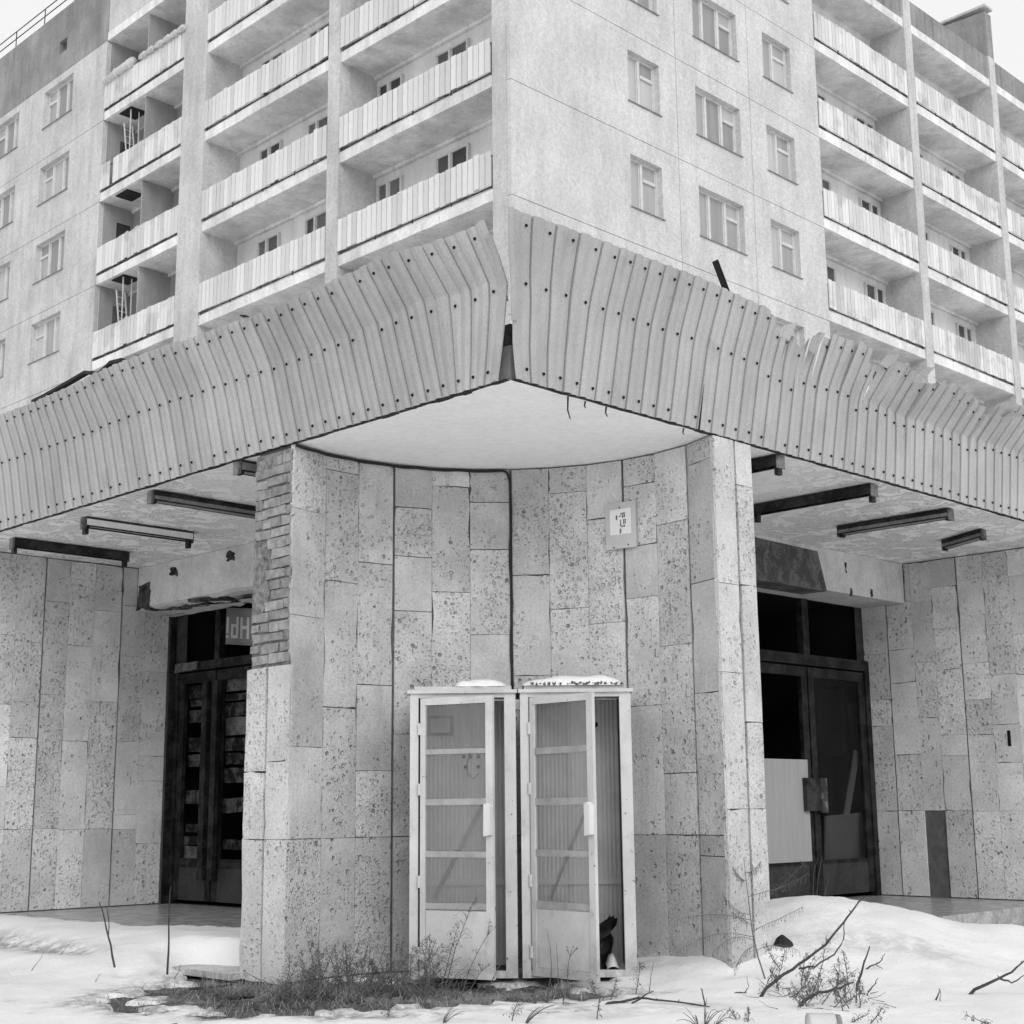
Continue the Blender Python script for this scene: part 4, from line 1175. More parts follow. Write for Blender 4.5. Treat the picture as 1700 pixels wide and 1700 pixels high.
# ================================================================== TELEPHONE BOOTHS
BY, BZ, BT = 11.0, -1.20, .897
def booth(x0, x1, ang, label, notice, seed):
    f = Frame((x0, BY, BZ), Vector((1, 0, 0)), Vector((0, 1, 0)), False)
    W, H, D = x1 - x0, BT - BZ, .66
    T = thing('telephone_booth', label, 'telephone booth', f(W / 2, D / 2, 0), 'telephone booths under the concave wall')
    p1, p2 = .062, .085
    mb = MB()
    mb.box(f, 0, p1, 0, .06, 0, H - .05); mb.box(f, W - p2, W, 0, .06, 0, H - .05)
    mb.box(f, p1, W - p2, .004, .06, H - .082, H - .05); mb.box(f, p1, W - p2, .004, .06, 0, .05)
    mb.box(f, 0, .05, D - .05, D, 0, H - .05); mb.box(f, W - .05, W, D - .05, D, 0, H - .05)
    obj('frame', mb, M['white'], T)
    mb = MB(); mb.box(f, -.02, W + .02, -.025, D + .02, H - .05, H - .025); mb.box(f, .03, W - .03, .03, D - .03, H - .025, H + .005)
    obj('roof', mb, M['white'], T)
    # corrugated liner: back and both sides
    def corr(fr2, L, z0, z1, name, mat):
        g = MB(); n = int(L / .016); 
        for i in range(n + 1):
            tt = .008 * (1 if i % 2 else 0)
            g.v += [fr2(L * i / n, tt, z0), fr2(L * i / n, tt, z1)]
        for i in range(n): g.f.append([2 * i, 2 * i + 2, 2 * i + 3, 2 * i + 1])
        return obj(name, g, mat, T)
    corr(Frame(f(.05, D - .03, 0), Vector((1, 0, 0)), Vector((0, 1, 0)), False), W - .1, .02, H - .06, 'back_panel', M['corr'])
    mb = MB(); mb.box(f, .052, .058, .05, D - .05, .02, H - .06); obj('side_lining', mb, M['rust'], T)
    mb = MB(); mb.box(f, W - .058, W - .052, .05, D - .05, .02, H - .06); obj('side_lining', mb, M['rust'], T)
    mb = MB(); mb.box(f, .005, .012, .06, D - .05, .02, H - .06); obj('side_panel', mb, M['rust'], T)
    mb = MB(); mb.box(f, W - .012, W - .005, .06, D - .05, .02, H - .06); obj('side_panel', mb, M['rust'], T)
    mb = MB(); mb.box(f, .05, W - .05, D - .045, D - .033, .62, .67); obj('cross_rail', mb, M['corr'], T)
    mb = MB(); mb.bar(f(.15 if notice else .23, D - .05, .53), f(.53 if notice else .50, D - .05, 1.234 if notice else 1.16), .034 if notice else .022, .008, (0, 1, 0)); obj('brace', mb, M['lamp_pale'], T)
    mb = MB(); mb.box(f, .02, W - .02, .03, D - .03, .0, .03); obj('floor', mb, M['soil'], T)
    if notice:
        mb = MB()
        a, b, c, d = .095, .295, 1.765, 1.92
        q = D - .052
        mb.box(f, a, b, q, q + .012, c, c + .024); mb.box(f, a, b, q, q + .012, d - .024, d); mb.box(f, a, a + .024, q, q + .012, c + .024, d - .024); mb.box(f, b - .024, b, q, q + .012, c + .024, d - .024)
        o = obj('notice', mb, M['rust'], T)
        mb = MB(); mb.box(f, a + .024, b - .024, q + .003, q + .01, c + .024, d - .024); obj('notice_sheet', mb, M['plate'], o)
        mb = MB()
        for x, z in ((.379, 1.60), (.431, 1.60), (.492, 1.60), (.393, 1.521), (.492, 1.521)):
            mb.tube([f(x, D - .03, z), f(x, D - .042, z)], .015, .015, 9)
        stuff(obj('bolt_holes', mb, M['hole'], T))
        mb = MB(); mb.tube([f(.43, D - .04, 1.64), f(.405, D - .045, 1.55), f(.41, D - .045, 1.47), f(.45, D - .045, 1.43), f(.50, D - .045, 1.47)], .003, .003, 4); obj('wire', mb, M['cable'], T)
    else:
        mb = MB(); mb.tube([f(.593, D - .034, 1.84), f(.593, D - .04, 1.84)], .022, .022, 9); obj('bolt_hole', mb, M['hole'], T)
    # door swung on its left stile
    ca, sa = math.cos(ang), math.sin(ang)
    dd = Frame(f(p1 + .030, .0, .02), Vector((ca, -sa, 0)), Vector((sa, ca, 0)), False)
    dw, dh = W - p1 - p2 - .035, H - .108
    st = .058
    mb = MB()
    mb.box(dd, 0, st - .015, -.03, .0, 0, dh); mb.box(dd, dw - st, dw, -.03, .0, 0, dh)
    mb.box(dd, st - .015, dw - st, -.028, -.002, dh - .052, dh); mb.box(dd, st - .015, dw - st, -.028, -.002, 0, .06)
    door = obj('door', mb, M['white'], T)
    zb = .475; step = (dh - .052 - zb) / 4
    for i in range(4):
        z = zb + i * step; rr = random.Random(seed + i)
        mb = MB()
        k = [rr.uniform(-.006, .006) for _ in range(4)]
        p = [(st - .015, -.026, z + k[0]), (dw - st, -.026, z + k[1]), (dw - st, -.004, z + k[1]), (st - .015, -.004, z + k[0]), (st - .015, -.026, z + .042 + k[2]), (dw - st, -.026, z + .042 + k[3]), (dw - st, -.004, z + .042 + k[3]), (st - .015, -.004, z + .042 + k[2])]
        mb.hexa([dd(*q) for q in p]); obj('glazing_bar', mb, M['bar'], door)
        mb = MB(); mb.box(dd, st - .013, dw - st - .002, -.016, -.012, z + .045, z + step - .004); obj('pane', mb, M['glass'], door)
    mb = MB(); mb.box(dd, st - .013, dw - st - .002, -.022, -.010, .062, zb - .012); obj('kick_panel', mb, M['white'], door)
    mb = MB()
    hz = .985
    pts = [(-.02, 0), (.032, .01), (.036, .21), (.01, .235), (-.018, .225)]
    vs = [dd(dw - st * .62 + x, -.075, hz + z) for x, z in pts] + [dd(dw - st * .62 + x * 1.05, -.03, hz + z) for x, z in pts]
    n = 5
    mb.add(vs, [tuple(range(n)), tuple(range(n, 2 * n))[::-1]] + [(i, n + i, n + (i + 1) % n, (i + 1) % n) for i in range(n)])
    obj('handle', mb, M['handle'], door)
    for z in (.12, .62, 1.28, 1.72):
        mb = MB(); mb.tube([dd(-.008, -.03, z), dd(-.008, -.03, z + .085)], .013, .013, 8); obj('hinge', mb, M['white'], T)
    return T
booth(-.775, .012, R(27), 'white telephone booth with its door ajar and a framed notice on the back', True, 3)
booth(.045, .872, R(47), 'white telephone booth with its door wide open and no notice inside', False, 11)
# snow caps and leaves on the booth roofs
def cap(x0, x1, y0, y1, z, h, label, seed):
    mb = MB(); nx, ny = 26, 14
    for j in range(ny + 1):
        for i in range(nx + 1):
            u, v = i / nx, j / ny
            e = (1 - abs(2 * u - 1) ** 3.) * (1 - abs(2 * v - 1) ** 3.)
            mb.v.append(Vector((x0 + (x1 - x0) * u + .02 * nz(v, seed, 1, 6.), y0 + (y1 - y0) * v + .02 * nz(u, seed, 2, 6.), z + h * max(e, 0) ** .5 * (1 + .35 * nz(u * 3, v * 3, seed)))))
    for j in range(ny):
        for i in range(nx):
            a = j * (nx + 1) + i; mb.f.append([a, a + 1, a + nx + 2, a + nx + 1])
    tag(obj('snow_pile', mb, M['snow'], None, True), label, 'snow')
cap(-.44, -.06, 11.02, 11.55, BT + .004, .06, 'snow lying on the roof of the booth with the notice', 3)
cap(.06, .83, 11.0, 11.6, BT + .004, .085, 'snow lying on the roof of the booth with the wide open door', 8)
mb = MB()
for i in range(70):
    x = .12 + .72 * hsh(i, 201); y = 10.985 + .03 * hsh(i, 202); z = BT + .004 + .014 * hsh(i, 203); r = .006 + .012 * hsh(i, 204); a = 6.28 * hsh(i, 205)
    e1 = Vector((math.cos(a), .3, math.sin(a))) * r; e2 = Vector((-math.sin(a), .6, math.cos(a))) * r * .6
    p = Vector((x, y, z + .006)); mb.add([p - e1, p - e2, p + e1, p + e2], [(0, 1, 2, 3)])
o = stuff(obj('dead_leaves', mb, M['weed'], None)); 
# black bag inside the open booth
mb = MB(); n1, n2 = 12, 9
for j in range(n2 + 1):
    for i in range(n1):
        a = 6.2832 * i / n1; v = j / n2
        r = (.17 - .11 * v + .10 * nz(math.cos(a) * 1.4, math.sin(a) * 1.4, v * 4)) * (1 if v < .95 else .4)
        lean = .16 * v * v
        mb.v.append(Vector((.55 + r * math.cos(a) + lean, 11.32 + .8 * r * math.sin(a), -1.17 + .36 * v + .07 * nz(math.cos(a) * 2, math.sin(a) * 2, 7 + v))))
for j in range(n2):
    for i in range(n1): mb.f.append([j * n1 + i, j * n1 + (i + 1) % n1, (j + 1) * n1 + (i + 1) % n1, (j + 1) * n1 + i])
tag(obj('rubbish_bag', mb, M['black'], None, False), 'crumpled black rubbish bag on the floor of the open booth', 'bag')
mb = MB()
for j in range(9):
    for i in range(13): mb.v.append(Vector((.66 + .15 * i / 12, 11.06 + .4 * j / 8, -1.165 + .11 * math.sin(math.pi * min(1, i / 9 + .1)) * math.sin(math.pi * (.1 + .85 * j / 8)) + .012 * nz(i * .5, j * .5, 3))))
for j in range(8):
    for i in range(12): a = j * 13 + i; mb.f.append([a, a + 1, a + 14, a + 13])
tag(obj('snow_heap', mb, M['snow'], None, True), 'little heap of snow blown in beside the black bag', 'snow')

#PLANTS
# ================================================================== PLANTS, TWIGS, LITTER
WEEDS = [(-0.51, 10.55, 0.232, 0.67, 'a'), (-0.539, 10.55, 0.142, 0.493, 'a'), (-0.385, 10.55, 0.223, 0.462, 'b'), (-0.356, 10.55, 0.13, 0.201, 'b'), (-0.239, 10.55, 0.147, 0.248, 'b'), (0.197, 10.3, 0.009, 0.454, 's'), (0.297, 10.3, -0.023, 0.375, 's'), (0.355, 10.3, 0.02, 0.307, 'b'), (0.123, 9.788, -0.03, 0.103, 'c'), (0.202, 9.864, -0.018, 0.123, 'c'), (0.296, 9.768, -0.018, 0.103, 'a'), (0.568, 10.3, -0.091, 0.13, 'a'), (0.61, 10.056, 0.043, 0.132, 'a'), (0.8, 10.3, 0.037, 0.197, 'a'), (0.894, 10.312, 0.034, 0.194, 's'), (0.473, 9.144, 0.039, 0.136, 'a'), (1.882, 10.78, -0.111, 0.177, 'a'), (1.817, 10.656, 0.072, 0.181, 'a'), (1.933, 10.388, 0.053, 0.236, 'a'), (1.925, 10.044, 0.126, 0.36, 'a'), (2.1, 10.12, 0.032, 0.229, 'a'), (2.249, 10.336, -0.028, 0.235, 'a'), (1.908, 9.668, 0.24, 0.209, 'a'), (1.769, 9.54, 0.062, 0.114, 'a'), (1.983, 9.32, -0.029, 0.14, 'a'), (2.158, 9.764, 0.026, 0.128, 'a'), (2.012, 8.824, 0.092, 0.098, 'a'), (1.883, 8.864, 0.142, 0.051, 'a'), (2.508, 12.7, 0.042, 0.353, 's'), (2.533, 12.7, 0.063, 0.36, 's'), (2.584, 12.7, 0.054, 0.184, 's'), (2.007, 12.7, 0.45, 0.344, 'a'), (1.088, 8.904, 0.075, 0.149, 'c'), (1.135, 8.864, 0.056, 0.098, 'c'), (1.05, 8.88, -0.066, 0.1, 'c'), (1.345, 8.984, 0.02, 0.067, 'a'), (1.31, 9.1, -0.051, 0.058, 'a'), (-0.642, 10.34, 0.061, 0.116, 'a'), (-1.431, 10.75, 0.165, 0.363, 'a'), (-1.342, 10.72, -0.047, 0.305, 'a'), (-1.193, 10.708, 0.101, 0.365, 'a'), (-1.086, 10.7, 0.166, 0.323, 'a'), (-0.959, 10.692, 0.252, 0.322, 'a'), (-0.822, 10.55, -0.085, 0.256, 'a'), (-0.697, 10.55, 0.187, 0.352, 'a'), (-1.516, 10.75, 0.081, 0.241, 'a'), (-1.237, 10.548, -0.295, 0.222, 'a'), (-0.572, 10.55, -0.084, 0.253, 'a'), (-0.029, 9.108, 0.037, 0.119, 'a'), (0.042, 9.012, 0.126, 0.127, 'c'), (-0.793, 9.26, 0.036, 0.086, 'a'), (-2.207, 10.62, 0.037, 0.14, 'a'), (-0.439, 9.068, 0.089, 0.094, 'c'), (2.762, 8.788, -0.202, 0.067, 'a'), (-3.822, 11.956, 0.111, 0.135, 's'), (-3.806, 12.632, 0.086, 0.081, 's'), (-3.095, 11.152, 0.041, 0.063, 's'), (-2.569, 11.388, 0.055, 0.108, 's'), (2.723, 9.864, -0.003, 0.074, 's')]
TWIGS = [('sapling', [(-3.009, 11.404, -1.113), (-3.064, 11.404, -0.916), (-3.113, 11.404, -0.74), (-3.144, 11.404, -0.661)], [(-3.064, 11.404, -0.916), (-3.064, 11.404, -0.807), (-3.087, 11.404, -0.697)]), ('sapling', [(-2.56, 11.184, -1.137), (-2.56, 11.184, -0.924), (-2.565, 11.184, -0.666), (-2.556, 11.184, -0.541)], []), ('branch', [(1.582, 10.044, -1.22), (1.754, 10.044, -1.089), (1.856, 10.044, -1.033), (2.041, 10.044, -0.901), (2.168, 10.044, -0.764), (2.254, 10.044, -0.661), (2.325, 10.044, -0.595)], [(1.855, 10.044, -1.048), (1.963, 10.044, -1.038), (2.097, 10.044, -0.967), (2.166, 10.044, -0.872), (2.176, 10.044, -0.756)]), ('stick', [(2.254, 10.164, -1.21), (2.297, 10.164, -1.096), (2.363, 10.164, -0.926)], []), ('branch', [(0.547, 9.796, -1.228), (0.666, 9.84, -1.227), (0.779, 9.796, -1.198), (0.933, 9.796, -1.21), (1.19, 9.468, -1.214)], [(0.735, 9.736, -1.222), (0.877, 9.796, -1.154)]), ('branch', [(2.948, 10.04, -1.217), (3.136, 10.04, -1.143), (3.259, 10.04, -1.084), (3.352, 10.04, -1.012)], [(3.177, 10.04, -1.125), (3.254, 10.04, -1.152), (3.345, 10.04, -1.104)]), ('branch', [(1.739, 9.54, -1.221), (1.886, 9.54, -1.145), (2.019, 9.54, -1.117), (2.108, 9.54, -1.082)], []), ('twig', [(2.48, 10.816, -1.134), (2.576, 10.816, -1.097), (2.623, 10.816, -1.036)], [(2.554, 10.816, -1.118), (2.593, 10.792, -1.136)]), ('twig', [(2.298, 10.048, -1.216), (2.341, 10.048, -1.171), (2.379, 10.048, -1.118)], [(2.322, 10.048, -1.216), (2.375, 10.048, -1.202)]), ('twig', [(1.43, 10.172, -1.215), (1.531, 10.172, -1.216)], [(1.511, 10.172, -1.216), (1.544, 10.172, -1.178), (1.535, 10.172, -1.109)]), ('twig', [(1.171, 9.516, -1.213), (1.155, 9.516, -1.142), (1.145, 9.516, -1.106)], []), ('twig', [(2.701, 9.868, -1.228), (2.723, 9.868, -1.199), (2.729, 9.868, -1.165)], [])]
def ground_z(x, y): return max(snow_z(x, y), -1.262 + .02 * nz(x, y, 1, 2.5) + .014 * nz(x, y, 4, 9.))
def tuft(mb, p, d, r, rr, n=4):
    for _ in range(n):
        a = Vector((rr.uniform(-1, 1), rr.uniform(-1, 1), rr.uniform(-1.3, .3))) * r
        b = Vector((rr.uniform(-1, 1), rr.uniform(-1, 1), rr.uniform(-1, 1))) * r * .35
        q = p + d * rr.uniform(0, 1)
        mb.add([q - b * .4, q + a * .5 + b * .6, q + a, q + a * .5 - b * .6], [(0, 1, 2, 3)])
def weed(x, y, dx, dz, kind, seed, label, group, into=None):
    rr = random.Random(seed); z = ground_z(x, y) - .02
    base = Vector((x, y, z)); top = Vector((x + dx, y + rr.uniform(-.05, .05), z + .02 + dz))
    mb = into or MB(); lf = into or MB()
    if kind == 'c':
        for i in range(7):
            a = rr.uniform(0, 6.28); L = dz * rr.uniform(.8, 1.4); w = rr.uniform(.4, 1.)
            pts = []
            for k in range(7):
                u = k / 6; pts.append(base + Vector((math.cos(a) * L * .7 * u * w + dx * u, math.sin(a) * L * .5 * u, L * 1.5 * u - L * 1.2 * u * u * w)))
            mb.tube(pts, .0035, .0012, 3, False)
    else:
        n = 8; pts = []
        bx, by = rr.uniform(-.03, .03), rr.uniform(-.03, .03)
        for k in range(n + 1):
            u = k / n; q = base.lerp(top, u); c = math.sin(math.pi * u)
            pts.append(q + Vector((bx * c, by * c, 0)) * (dz / .35) + Vector((rr.uniform(-.003, .003), rr.uniform(-.003, .003), 0)))
        mb.tube(pts, .0042 if kind != 's' else .0034, .0012, 4, False)
        if kind == 'a':
            m = int(7 + dz * 22)
            for i in range(m):
                u = .25 + .75 * (i + rr.random()) / m; k = min(int(u * n), n - 1)
                p = pts[k].lerp(pts[k + 1], u * n - k); a = rr.uniform(0, 6.28); L = (.035 + .28 * dz * (1.05 - u)) * rr.uniform(.5, 1.1)
                d = Vector((math.cos(a), .6 * math.sin(a), rr.uniform(.0, .9))) * L
                e = p + d; mid = p + d * .5 + Vector((0, 0, .012)); e2 = e + Vector((0, 0, -L * rr.uniform(.05, .45)))
                mb.tube([p, mid, e2], .0022, .0008, 3, False)
                for w in (.5, .75, 1.):
                    tuft(lf, p.lerp(e2, w), Vector((0, 0, -.004)), .016, rr, 2)
            tuft(lf, top, Vector((0, 0, -.03)), .014, rr, 5)
        elif kind == 'b':
            for i in range(6):
                a = rr.uniform(0, 6.28); e = top + Vector((math.cos(a) * .035, math.sin(a) * .03, rr.uniform(.0, .03)))
                mb.tube([pts[-2], e], .0018, .001, 3, False); tuft(lf, e, Vector((0, 0, .004)), .013, rr, 5)
            for i in range(5):
                u = rr.uniform(.3, .85); k = int(u * n); p = pts[k]; e = p + Vector((rr.uniform(-.05, .05), rr.uniform(-.03, .03), rr.uniform(-.02, .04)))
                mb.tube([p, e], .0018, .001, 3, False); tuft(lf, e, Vector((0, 0, -.01)), .012, rr, 3)
        else:
            for i in range(4):
                u = rr.uniform(.45, .98); k = min(int(u * n), n - 1); tuft(lf, pts[k], Vector((0, 0, .01)), .008, rr, 2)
    if into: return
    T = thing('dry_weed', label, 'weed', base, group)
    obj('stem', mb, M['weed'], T)
    if lf.f: stuff(obj('seed_tufts', lf, M['weed'], T))
def weed_label(x, y, kind):
    if y > 12: return 'thin dry stalk on the drift before the plywood doors', 'stalks on the big snow drift'
    if -.75 < x < -.1 and y > 10.3: return 'brittle dry weed against the kick panel of the booth with the notice', 'weeds against the booth with the notice'
    if -.1 <= x < .8 and y > 10.2: return 'thin dry weed standing before the wide open booth door', 'weeds before the open booth'
    if x <= -.75 and y > 10.2 and x > -1.8: return 'straggling dry weed in the brown tangle before the curved slabs', 'tangle of weeds at the pier foot'
    if x <= -1.8: return 'single dry stalk poking from the smooth snow before the boarded doors', 'stalks in the smooth snow'
    if kind == 'c': return 'arching dry grass tuft in the foreground snow', 'curled grass in the foreground'
    if x > 1.5 and y < 11:
        lm = min(((2.30, 10.1, 'beside the upright stick'), (1.62, 10.1, 'by the lower end of the long bent branch'), (1.75, 8.8, 'behind the plastic jar'), (1.9, 10.9, 'in front of the black rubbish lump'), (1.9, 9.55, 'by the low branch among the weeds'), (3.2, 9., 'at the outer edge of the snow')), key=lambda q: math.hypot(q[0] - x, q[1] - y))[2]
        return 'dry weed in the snow ' + lm, 'weeds ' + lm
    return 'small dry weed poking through the snow near the booths', 'weeds in the snow near the booths'
ORD = ['tallest', 'second tallest', 'third tallest', 'fourth tallest', 'fifth tallest', 'sixth tallest', 'seventh tallest', 'eighth tallest', 'ninth tallest']
ranks = {}
for i, (x, y, dx, dz, kind) in enumerate(WEEDS): ranks.setdefault(weed_label(x, y, kind)[1], []).append((-dz, i))
for i, (x, y, dx, dz, kind) in enumerate(WEEDS):
    lb, gr = weed_label(x, y, kind)
    rk = [q for _, q in sorted(ranks[gr])]
    if len(rk) <= 9: lb = (ORD[rk.index(i)] if rk.index(i) < len(rk) - 1 else 'shortest') + ' ' + lb.replace('small ', '').replace('single ', '')
    weed(x, y, dx, dz, kind, 400 + i, lb, gr)
tangle = MB()
for i in range(44):
    x = -1.62 + 1.05 * hsh(i, 301); y = 10.22 + .55 * hsh(i, 302)
    weed(x, y, .34 * (hsh(i, 303) - .5), .14 + .26 * hsh(i, 304), 'a', 700 + i, '', '', tangle)
rr = random.Random(44)
for i in range(160):         # broken stalks lying criss-cross
    x = -1.7 + 1.3 * hsh(i, 311); y = 10.2 + .6 * hsh(i, 312); a = 6.28 * hsh(i, 313); L = .10 + .28 * hsh(i, 314)
    p = Vector((x, y, -1.25)); e = p + Vector((math.cos(a) * L, math.sin(a) * L * .5, L * .75 * hsh(i, 315))); m = p.lerp(e, .5) + Vector((0, 0, .03))
    tangle.tube([p, m, e], .003, .0012, 3, False)
stuff(obj('weed_tangle', tangle, M['weed'], None))
tangle = MB(); rr = random.Random(81)
for i in range(20):
    weed(1.62 + .62 * rr.random(), 9.35 + 1.15 * rr.random(), rr.uniform(-.12, .16), rr.uniform(.07, .2), 'a', 900 + i, '', '', tangle)
for i in range(45):
    x, y = 1.55 + .8 * rr.random(), 9.3 + 1.2 * rr.random(); a = rr.uniform(0, 6.28); L = rr.uniform(.05, .2)
    p = Vector((x, y, ground_z(x, y) + .003)); tangle.tube([p, p + Vector((math.cos(a) * L * .5, math.sin(a) * L * .4, .03 * rr.random())), p + Vector((math.cos(a) * L, math.sin(a) * L * .8, .05 * rr.random()))], .0025, .001, 3, False)
stuff(obj('weed_litter', tangle, M['weed'], None))
# tall mugwort with drooping side branches by the pale pier end
rr = random.Random(5)
T = thing('dry_mugwort', 'tall dry weed with drooping tufted side branches before the pale pier end', 'weed', (1.733, 10.608, -1.2))
mb = MB(); lf = MB()
stem = [Vector(p) for p in ((1.735, 10.6, -1.21), (1.68, 10.6, -1.02), (1.65, 10.6, -.86), (1.63, 10.6, -.62), (1.61, 10.6, -.36))]
mb.tube(stem, .006, .002, 5)
for (b, e, dr) in ((.62, (1.44, 10.5, -.60), -.02), (.58, (1.10, 10.5, -.77), .02), (.75, (2.06, 10.6, -.47), -.01), (.5, (2.03, 10.7, -.70), .0), (.45, (1.12, 10.5, -.97), .03), (.4, (1.35, 10.45, -.98), .03),
                   (.3, (1.95, 10.5, -.98), .02), (.85, (1.53, 10.6, -.42), -.01), (.9, (1.74, 10.65, -.38), -.01), (.35, (1.5, 10.5, -1.1), .02), (.55, (1.50, 10.55, -.72), .0)):
    k = b * 4; i0 = min(int(k), 3); p = stem[i0].lerp(stem[i0 + 1], k - i0); e = Vector(e)
    pts = [p.lerp(e, u / 7) + Vector((0, 0, dr * 2 * math.sin(math.pi * u / 7) + rr.uniform(-.004, .004))) for u in range(8)]
    mb.tube(pts, .0026, .001, 3, False)
    for u in range(24):
        q = p.lerp(e, .2 + .8 * u / 23) + Vector((0, 0, dr * 2 * math.sin(math.pi * (.2 + .8 * u / 23))))
        l = rr.uniform(.02, .055)
        lf.tube([q, q + Vector((rr.uniform(-.012, .012), rr.uniform(-.01, .01), -l))], .0016, .0008, 3, False)
        tuft(lf, q + Vector((0, 0, -l)), Vector((0, 0, .02)), .011, rr, 2)
obj('stem', mb, M['weed'], T); stuff(obj('drooping_tufts', lf, M['weed'], T))

TL = [('sapling', 'forked bare sapling stem in the smooth snow before the smoother porch wall'), ('sapling', 'single straight bare sapling stem nearest the stone pier in the smooth snow'),
      ('branch', 'long bent branch with one fork leaning out of the snow before the drift'), ('stick', 'straight stick standing upright in the snow beside the bent branch'),
      ('branch', 'dark branch lying flat on the snow before the open booth'), ('branch', 'forked branch rising from the snow at the picture edge'),
      ('branch', 'low branch lying among weeds under the bent branch'), ('twig', 'small forked twig on the snow behind the upright stick'),
      ('twig', 'small forked twig on the snow before the upright stick'), ('twig', 'dark flat twig with raised tip below the pale pier end'),
      ('twig', 'short twig stuck upright by the end of the flat dark branch'), ('twig', 'tiny lone twig in the open snow')]
for i, (nm, a, b) in enumerate(TWIGS):
    mb = MB(); r = {'sapling': .0085, 'branch': .012, 'stick': .011, 'twig': .006}[nm]
    def rough_path(p):
        o = []
        for u, v in zip(p, p[1:]):
            u, v = Vector(u), Vector(v)
            for k in range(3): o.append(u.lerp(v, k / 3) + Vector((rr.uniform(-.004, .004), rr.uniform(-.004, .004), rr.uniform(-.004, .004))))
        return o + [Vector(p[-1])]
    aa = rough_path(a); aa[0] -= Vector((0, 0, .03 if nm != 'twig' else .01))
    mb.tube(aa, r, r * .35, 6)
    if b: mb.tube(rough_path(b), r * .6, r * .25, 5)
    for q in aa[2:-1:2]:
        mb.tube([q, q + Vector((rr.uniform(-.02, .02), rr.uniform(-.01, .01), rr.uniform(.005, .025)))], r * .4, r * .15, 4)
    tag(obj(nm, mb, M['twig'], None), TL[i][1], 'sapling' if nm == 'sapling' else nm)

# dead grass at the foot of the pier and booths
mb = MB(); rr = random.Random(99)
def blade(x, y, L, a, sp, w0):
    z = -1.265 + .02 * nz(x, y, 1, 2.5)
    d = Vector((math.cos(a), math.sin(a), 0)); w = Vector((-d.y, d.x, 0)) * w0
    p0 = Vector((x, y, z)); p1 = p0 + d * L * .45 * sp + Vector((0, 0, L * max(.12, .8 - .35 * sp))); p2 = p0 + d * L * sp + Vector((0, 0, L * max(.01, 1. - .75 * sp)))
    mb.add([p0 - w, p0 + w, p1 + w * .8, p1 - w * .8, p2], [(0, 1, 2, 3), (3, 2, 4)])
tufts = [(-2.15, 10.75), (-2.0, 10.55), (-1.93, 10.72), (-1.8, 10.62), (-1.72, 10.5), (-1.62, 10.66), (-1.5, 10.48), (-1.42, 10.68), (-1.3, 10.4), (-1.2, 10.6), (-1.05, 10.45), (-.95, 10.62), (-.8, 10.4), (-1.65, 10.3), (-1.15, 10.25), (.3, 10.35)]
for cx_, cy_ in tufts:
    n_ = rr.randint(70, 150)
    for _ in range(n_):
        a = rr.uniform(0, 6.28)
        blade(cx_ + rr.gauss(0, .03), cy_ + rr.gauss(0, .025), rr.uniform(.07, .2), a, rr.uniform(.35, 1.3), rr.uniform(.0012, .0026))
cnt = 0
while cnt < 1500:
    x, y = rr.uniform(-2.8, .6), rr.uniform(9.3, 11.1)
    if thaw(x, y) < .02 or (x > -.75 and y > 10.75): continue
    cnt += 1; blade(x, y, rr.uniform(.04, .15), rr.uniform(0, 6.28), rr.uniform(.8, 1.6), rr.uniform(.0012, .0025))
stuff(obj('dead_grass', mb, M['straw'], None))
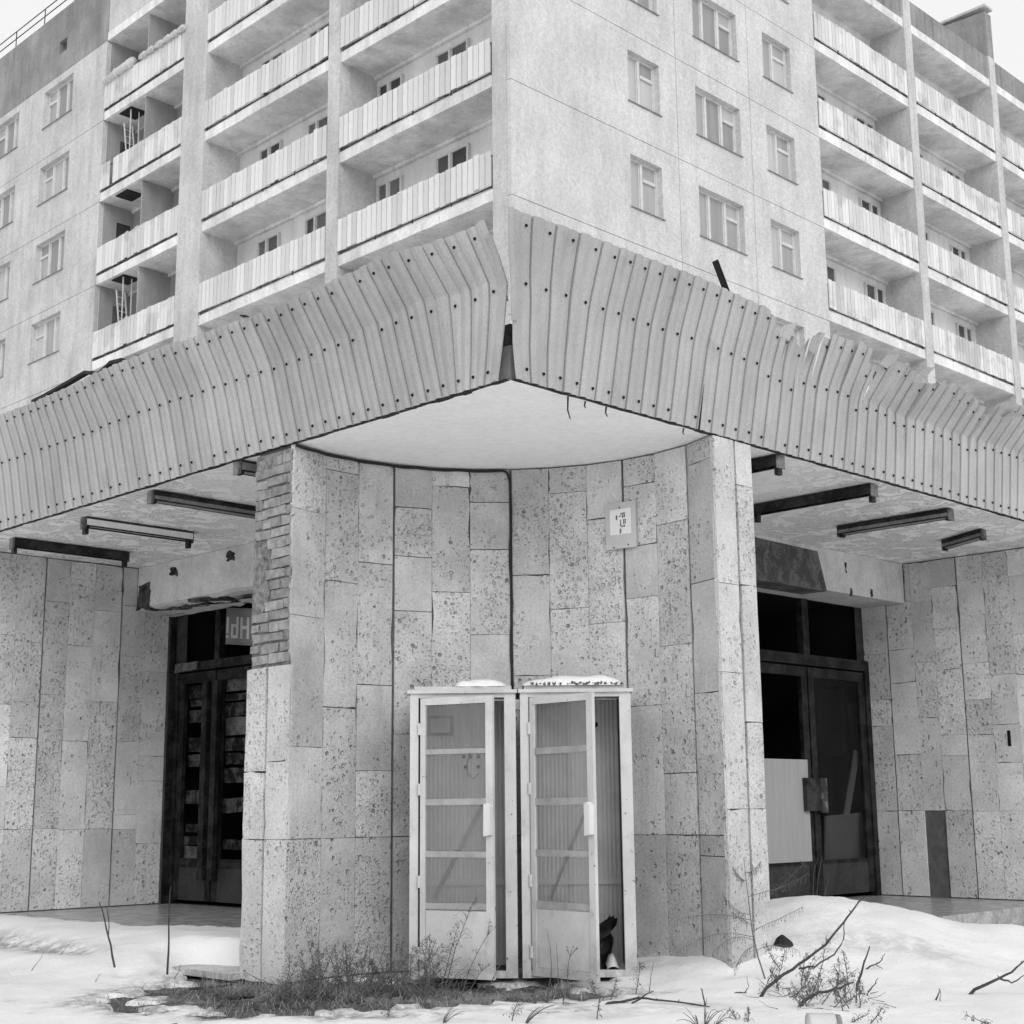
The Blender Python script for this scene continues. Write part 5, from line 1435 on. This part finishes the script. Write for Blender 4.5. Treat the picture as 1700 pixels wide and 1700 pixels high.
# clods and litter on the thawed soil
mb = MB()
for i in range(260):
    x = -2.6 + 3.1 * hsh(i, 501); y = 9.85 + 1.2 * hsh(i, 502)
    if thaw(x, y) < .03: continue
    r = .008 + .025 * hsh(i, 503) ** 2; z = -1.262 + .02 * nz(x, y, 1, 2.5) + r * .3
    ps = []
    for j, (a, b, c) in enumerate(((-1, -1, -1), (1, -1, -1), (1, 1, -1), (-1, 1, -1), (-1, -1, 1), (1, -1, 1), (1, 1, 1), (-1, 1, 1))):
        ps.append(Vector((x + a * r * (.6 + .9 * hsh(i, 510 + j)), y + b * r * (.6 + .9 * hsh(i, 520 + j)), z + c * r * .5 * (.5 + hsh(i, 530 + j)))))
    mb.hexa(ps)
stuff(obj('soil_clods', mb, M['soil'], None))
for i, (x, y, l, a, lb) in enumerate(((-2.3, 10.75, .30, .2, 'flat broken board lying on the soil beside the low slab'), (-1.95, 10.25, .22, -.5, 'short broken lath lying in the dead grass before the pier end'))):
    mb = MB(); d = Vector((math.cos(a), math.sin(a), .06)); mb.bar(Vector((x, y, -1.225)), Vector((x, y, -1.225)) + d * l, .05, .014)
    tag(obj('broken_board', mb, M['wood'], None), lb, 'board')
# dark lump by the pale pier end, cloudy jar in the foreground
mb = MB(); n1, n2 = 12, 8
for j in range(n2 + 1):
    for i in range(n1):
        a = 6.2832 * i / n1; v = j / n2; r = .075 * math.sin(math.pi * (.03 + .94 * v)) * (1 + .5 * nz(math.cos(a) * 1.3, math.sin(a) * 1.3, v * 2.5))
        mb.v.append(Vector((1.98 + r * math.cos(a), 11.3 + r * math.sin(a), -1.10 + .16 * v)))
for j in range(n2):
    for i in range(n1): mb.f.append([j * n1 + i, j * n1 + (i + 1) % n1, (j + 1) * n1 + (i + 1) % n1, (j + 1) * n1 + i])
tag(obj('rubbish_lump', mb, M['felt'], None), 'black lump of rubbish half buried in snow beside the pale pier end', 'rubbish')
jar = thing('plastic_jar', 'cloudy plastic jar lying in the foreground snow', 'jar', (1.66, 8.66, -1.2))
c0 = Vector((1.64, 8.66, -1.205)); ax = Vector((1, .12, -.03)).normalized()
mb = MB(); mb.tube([c0, c0 + ax * .008, c0 + ax * .14, c0 + ax * .15], .058, .058, 20); obj('body', mb, M['plastic'], jar, True)
mb = MB(); mb.tube([c0 + ax * .15, c0 + ax * .185], .052, .05, 20); obj('cap', mb, M['lamp_pale'], jar, True)
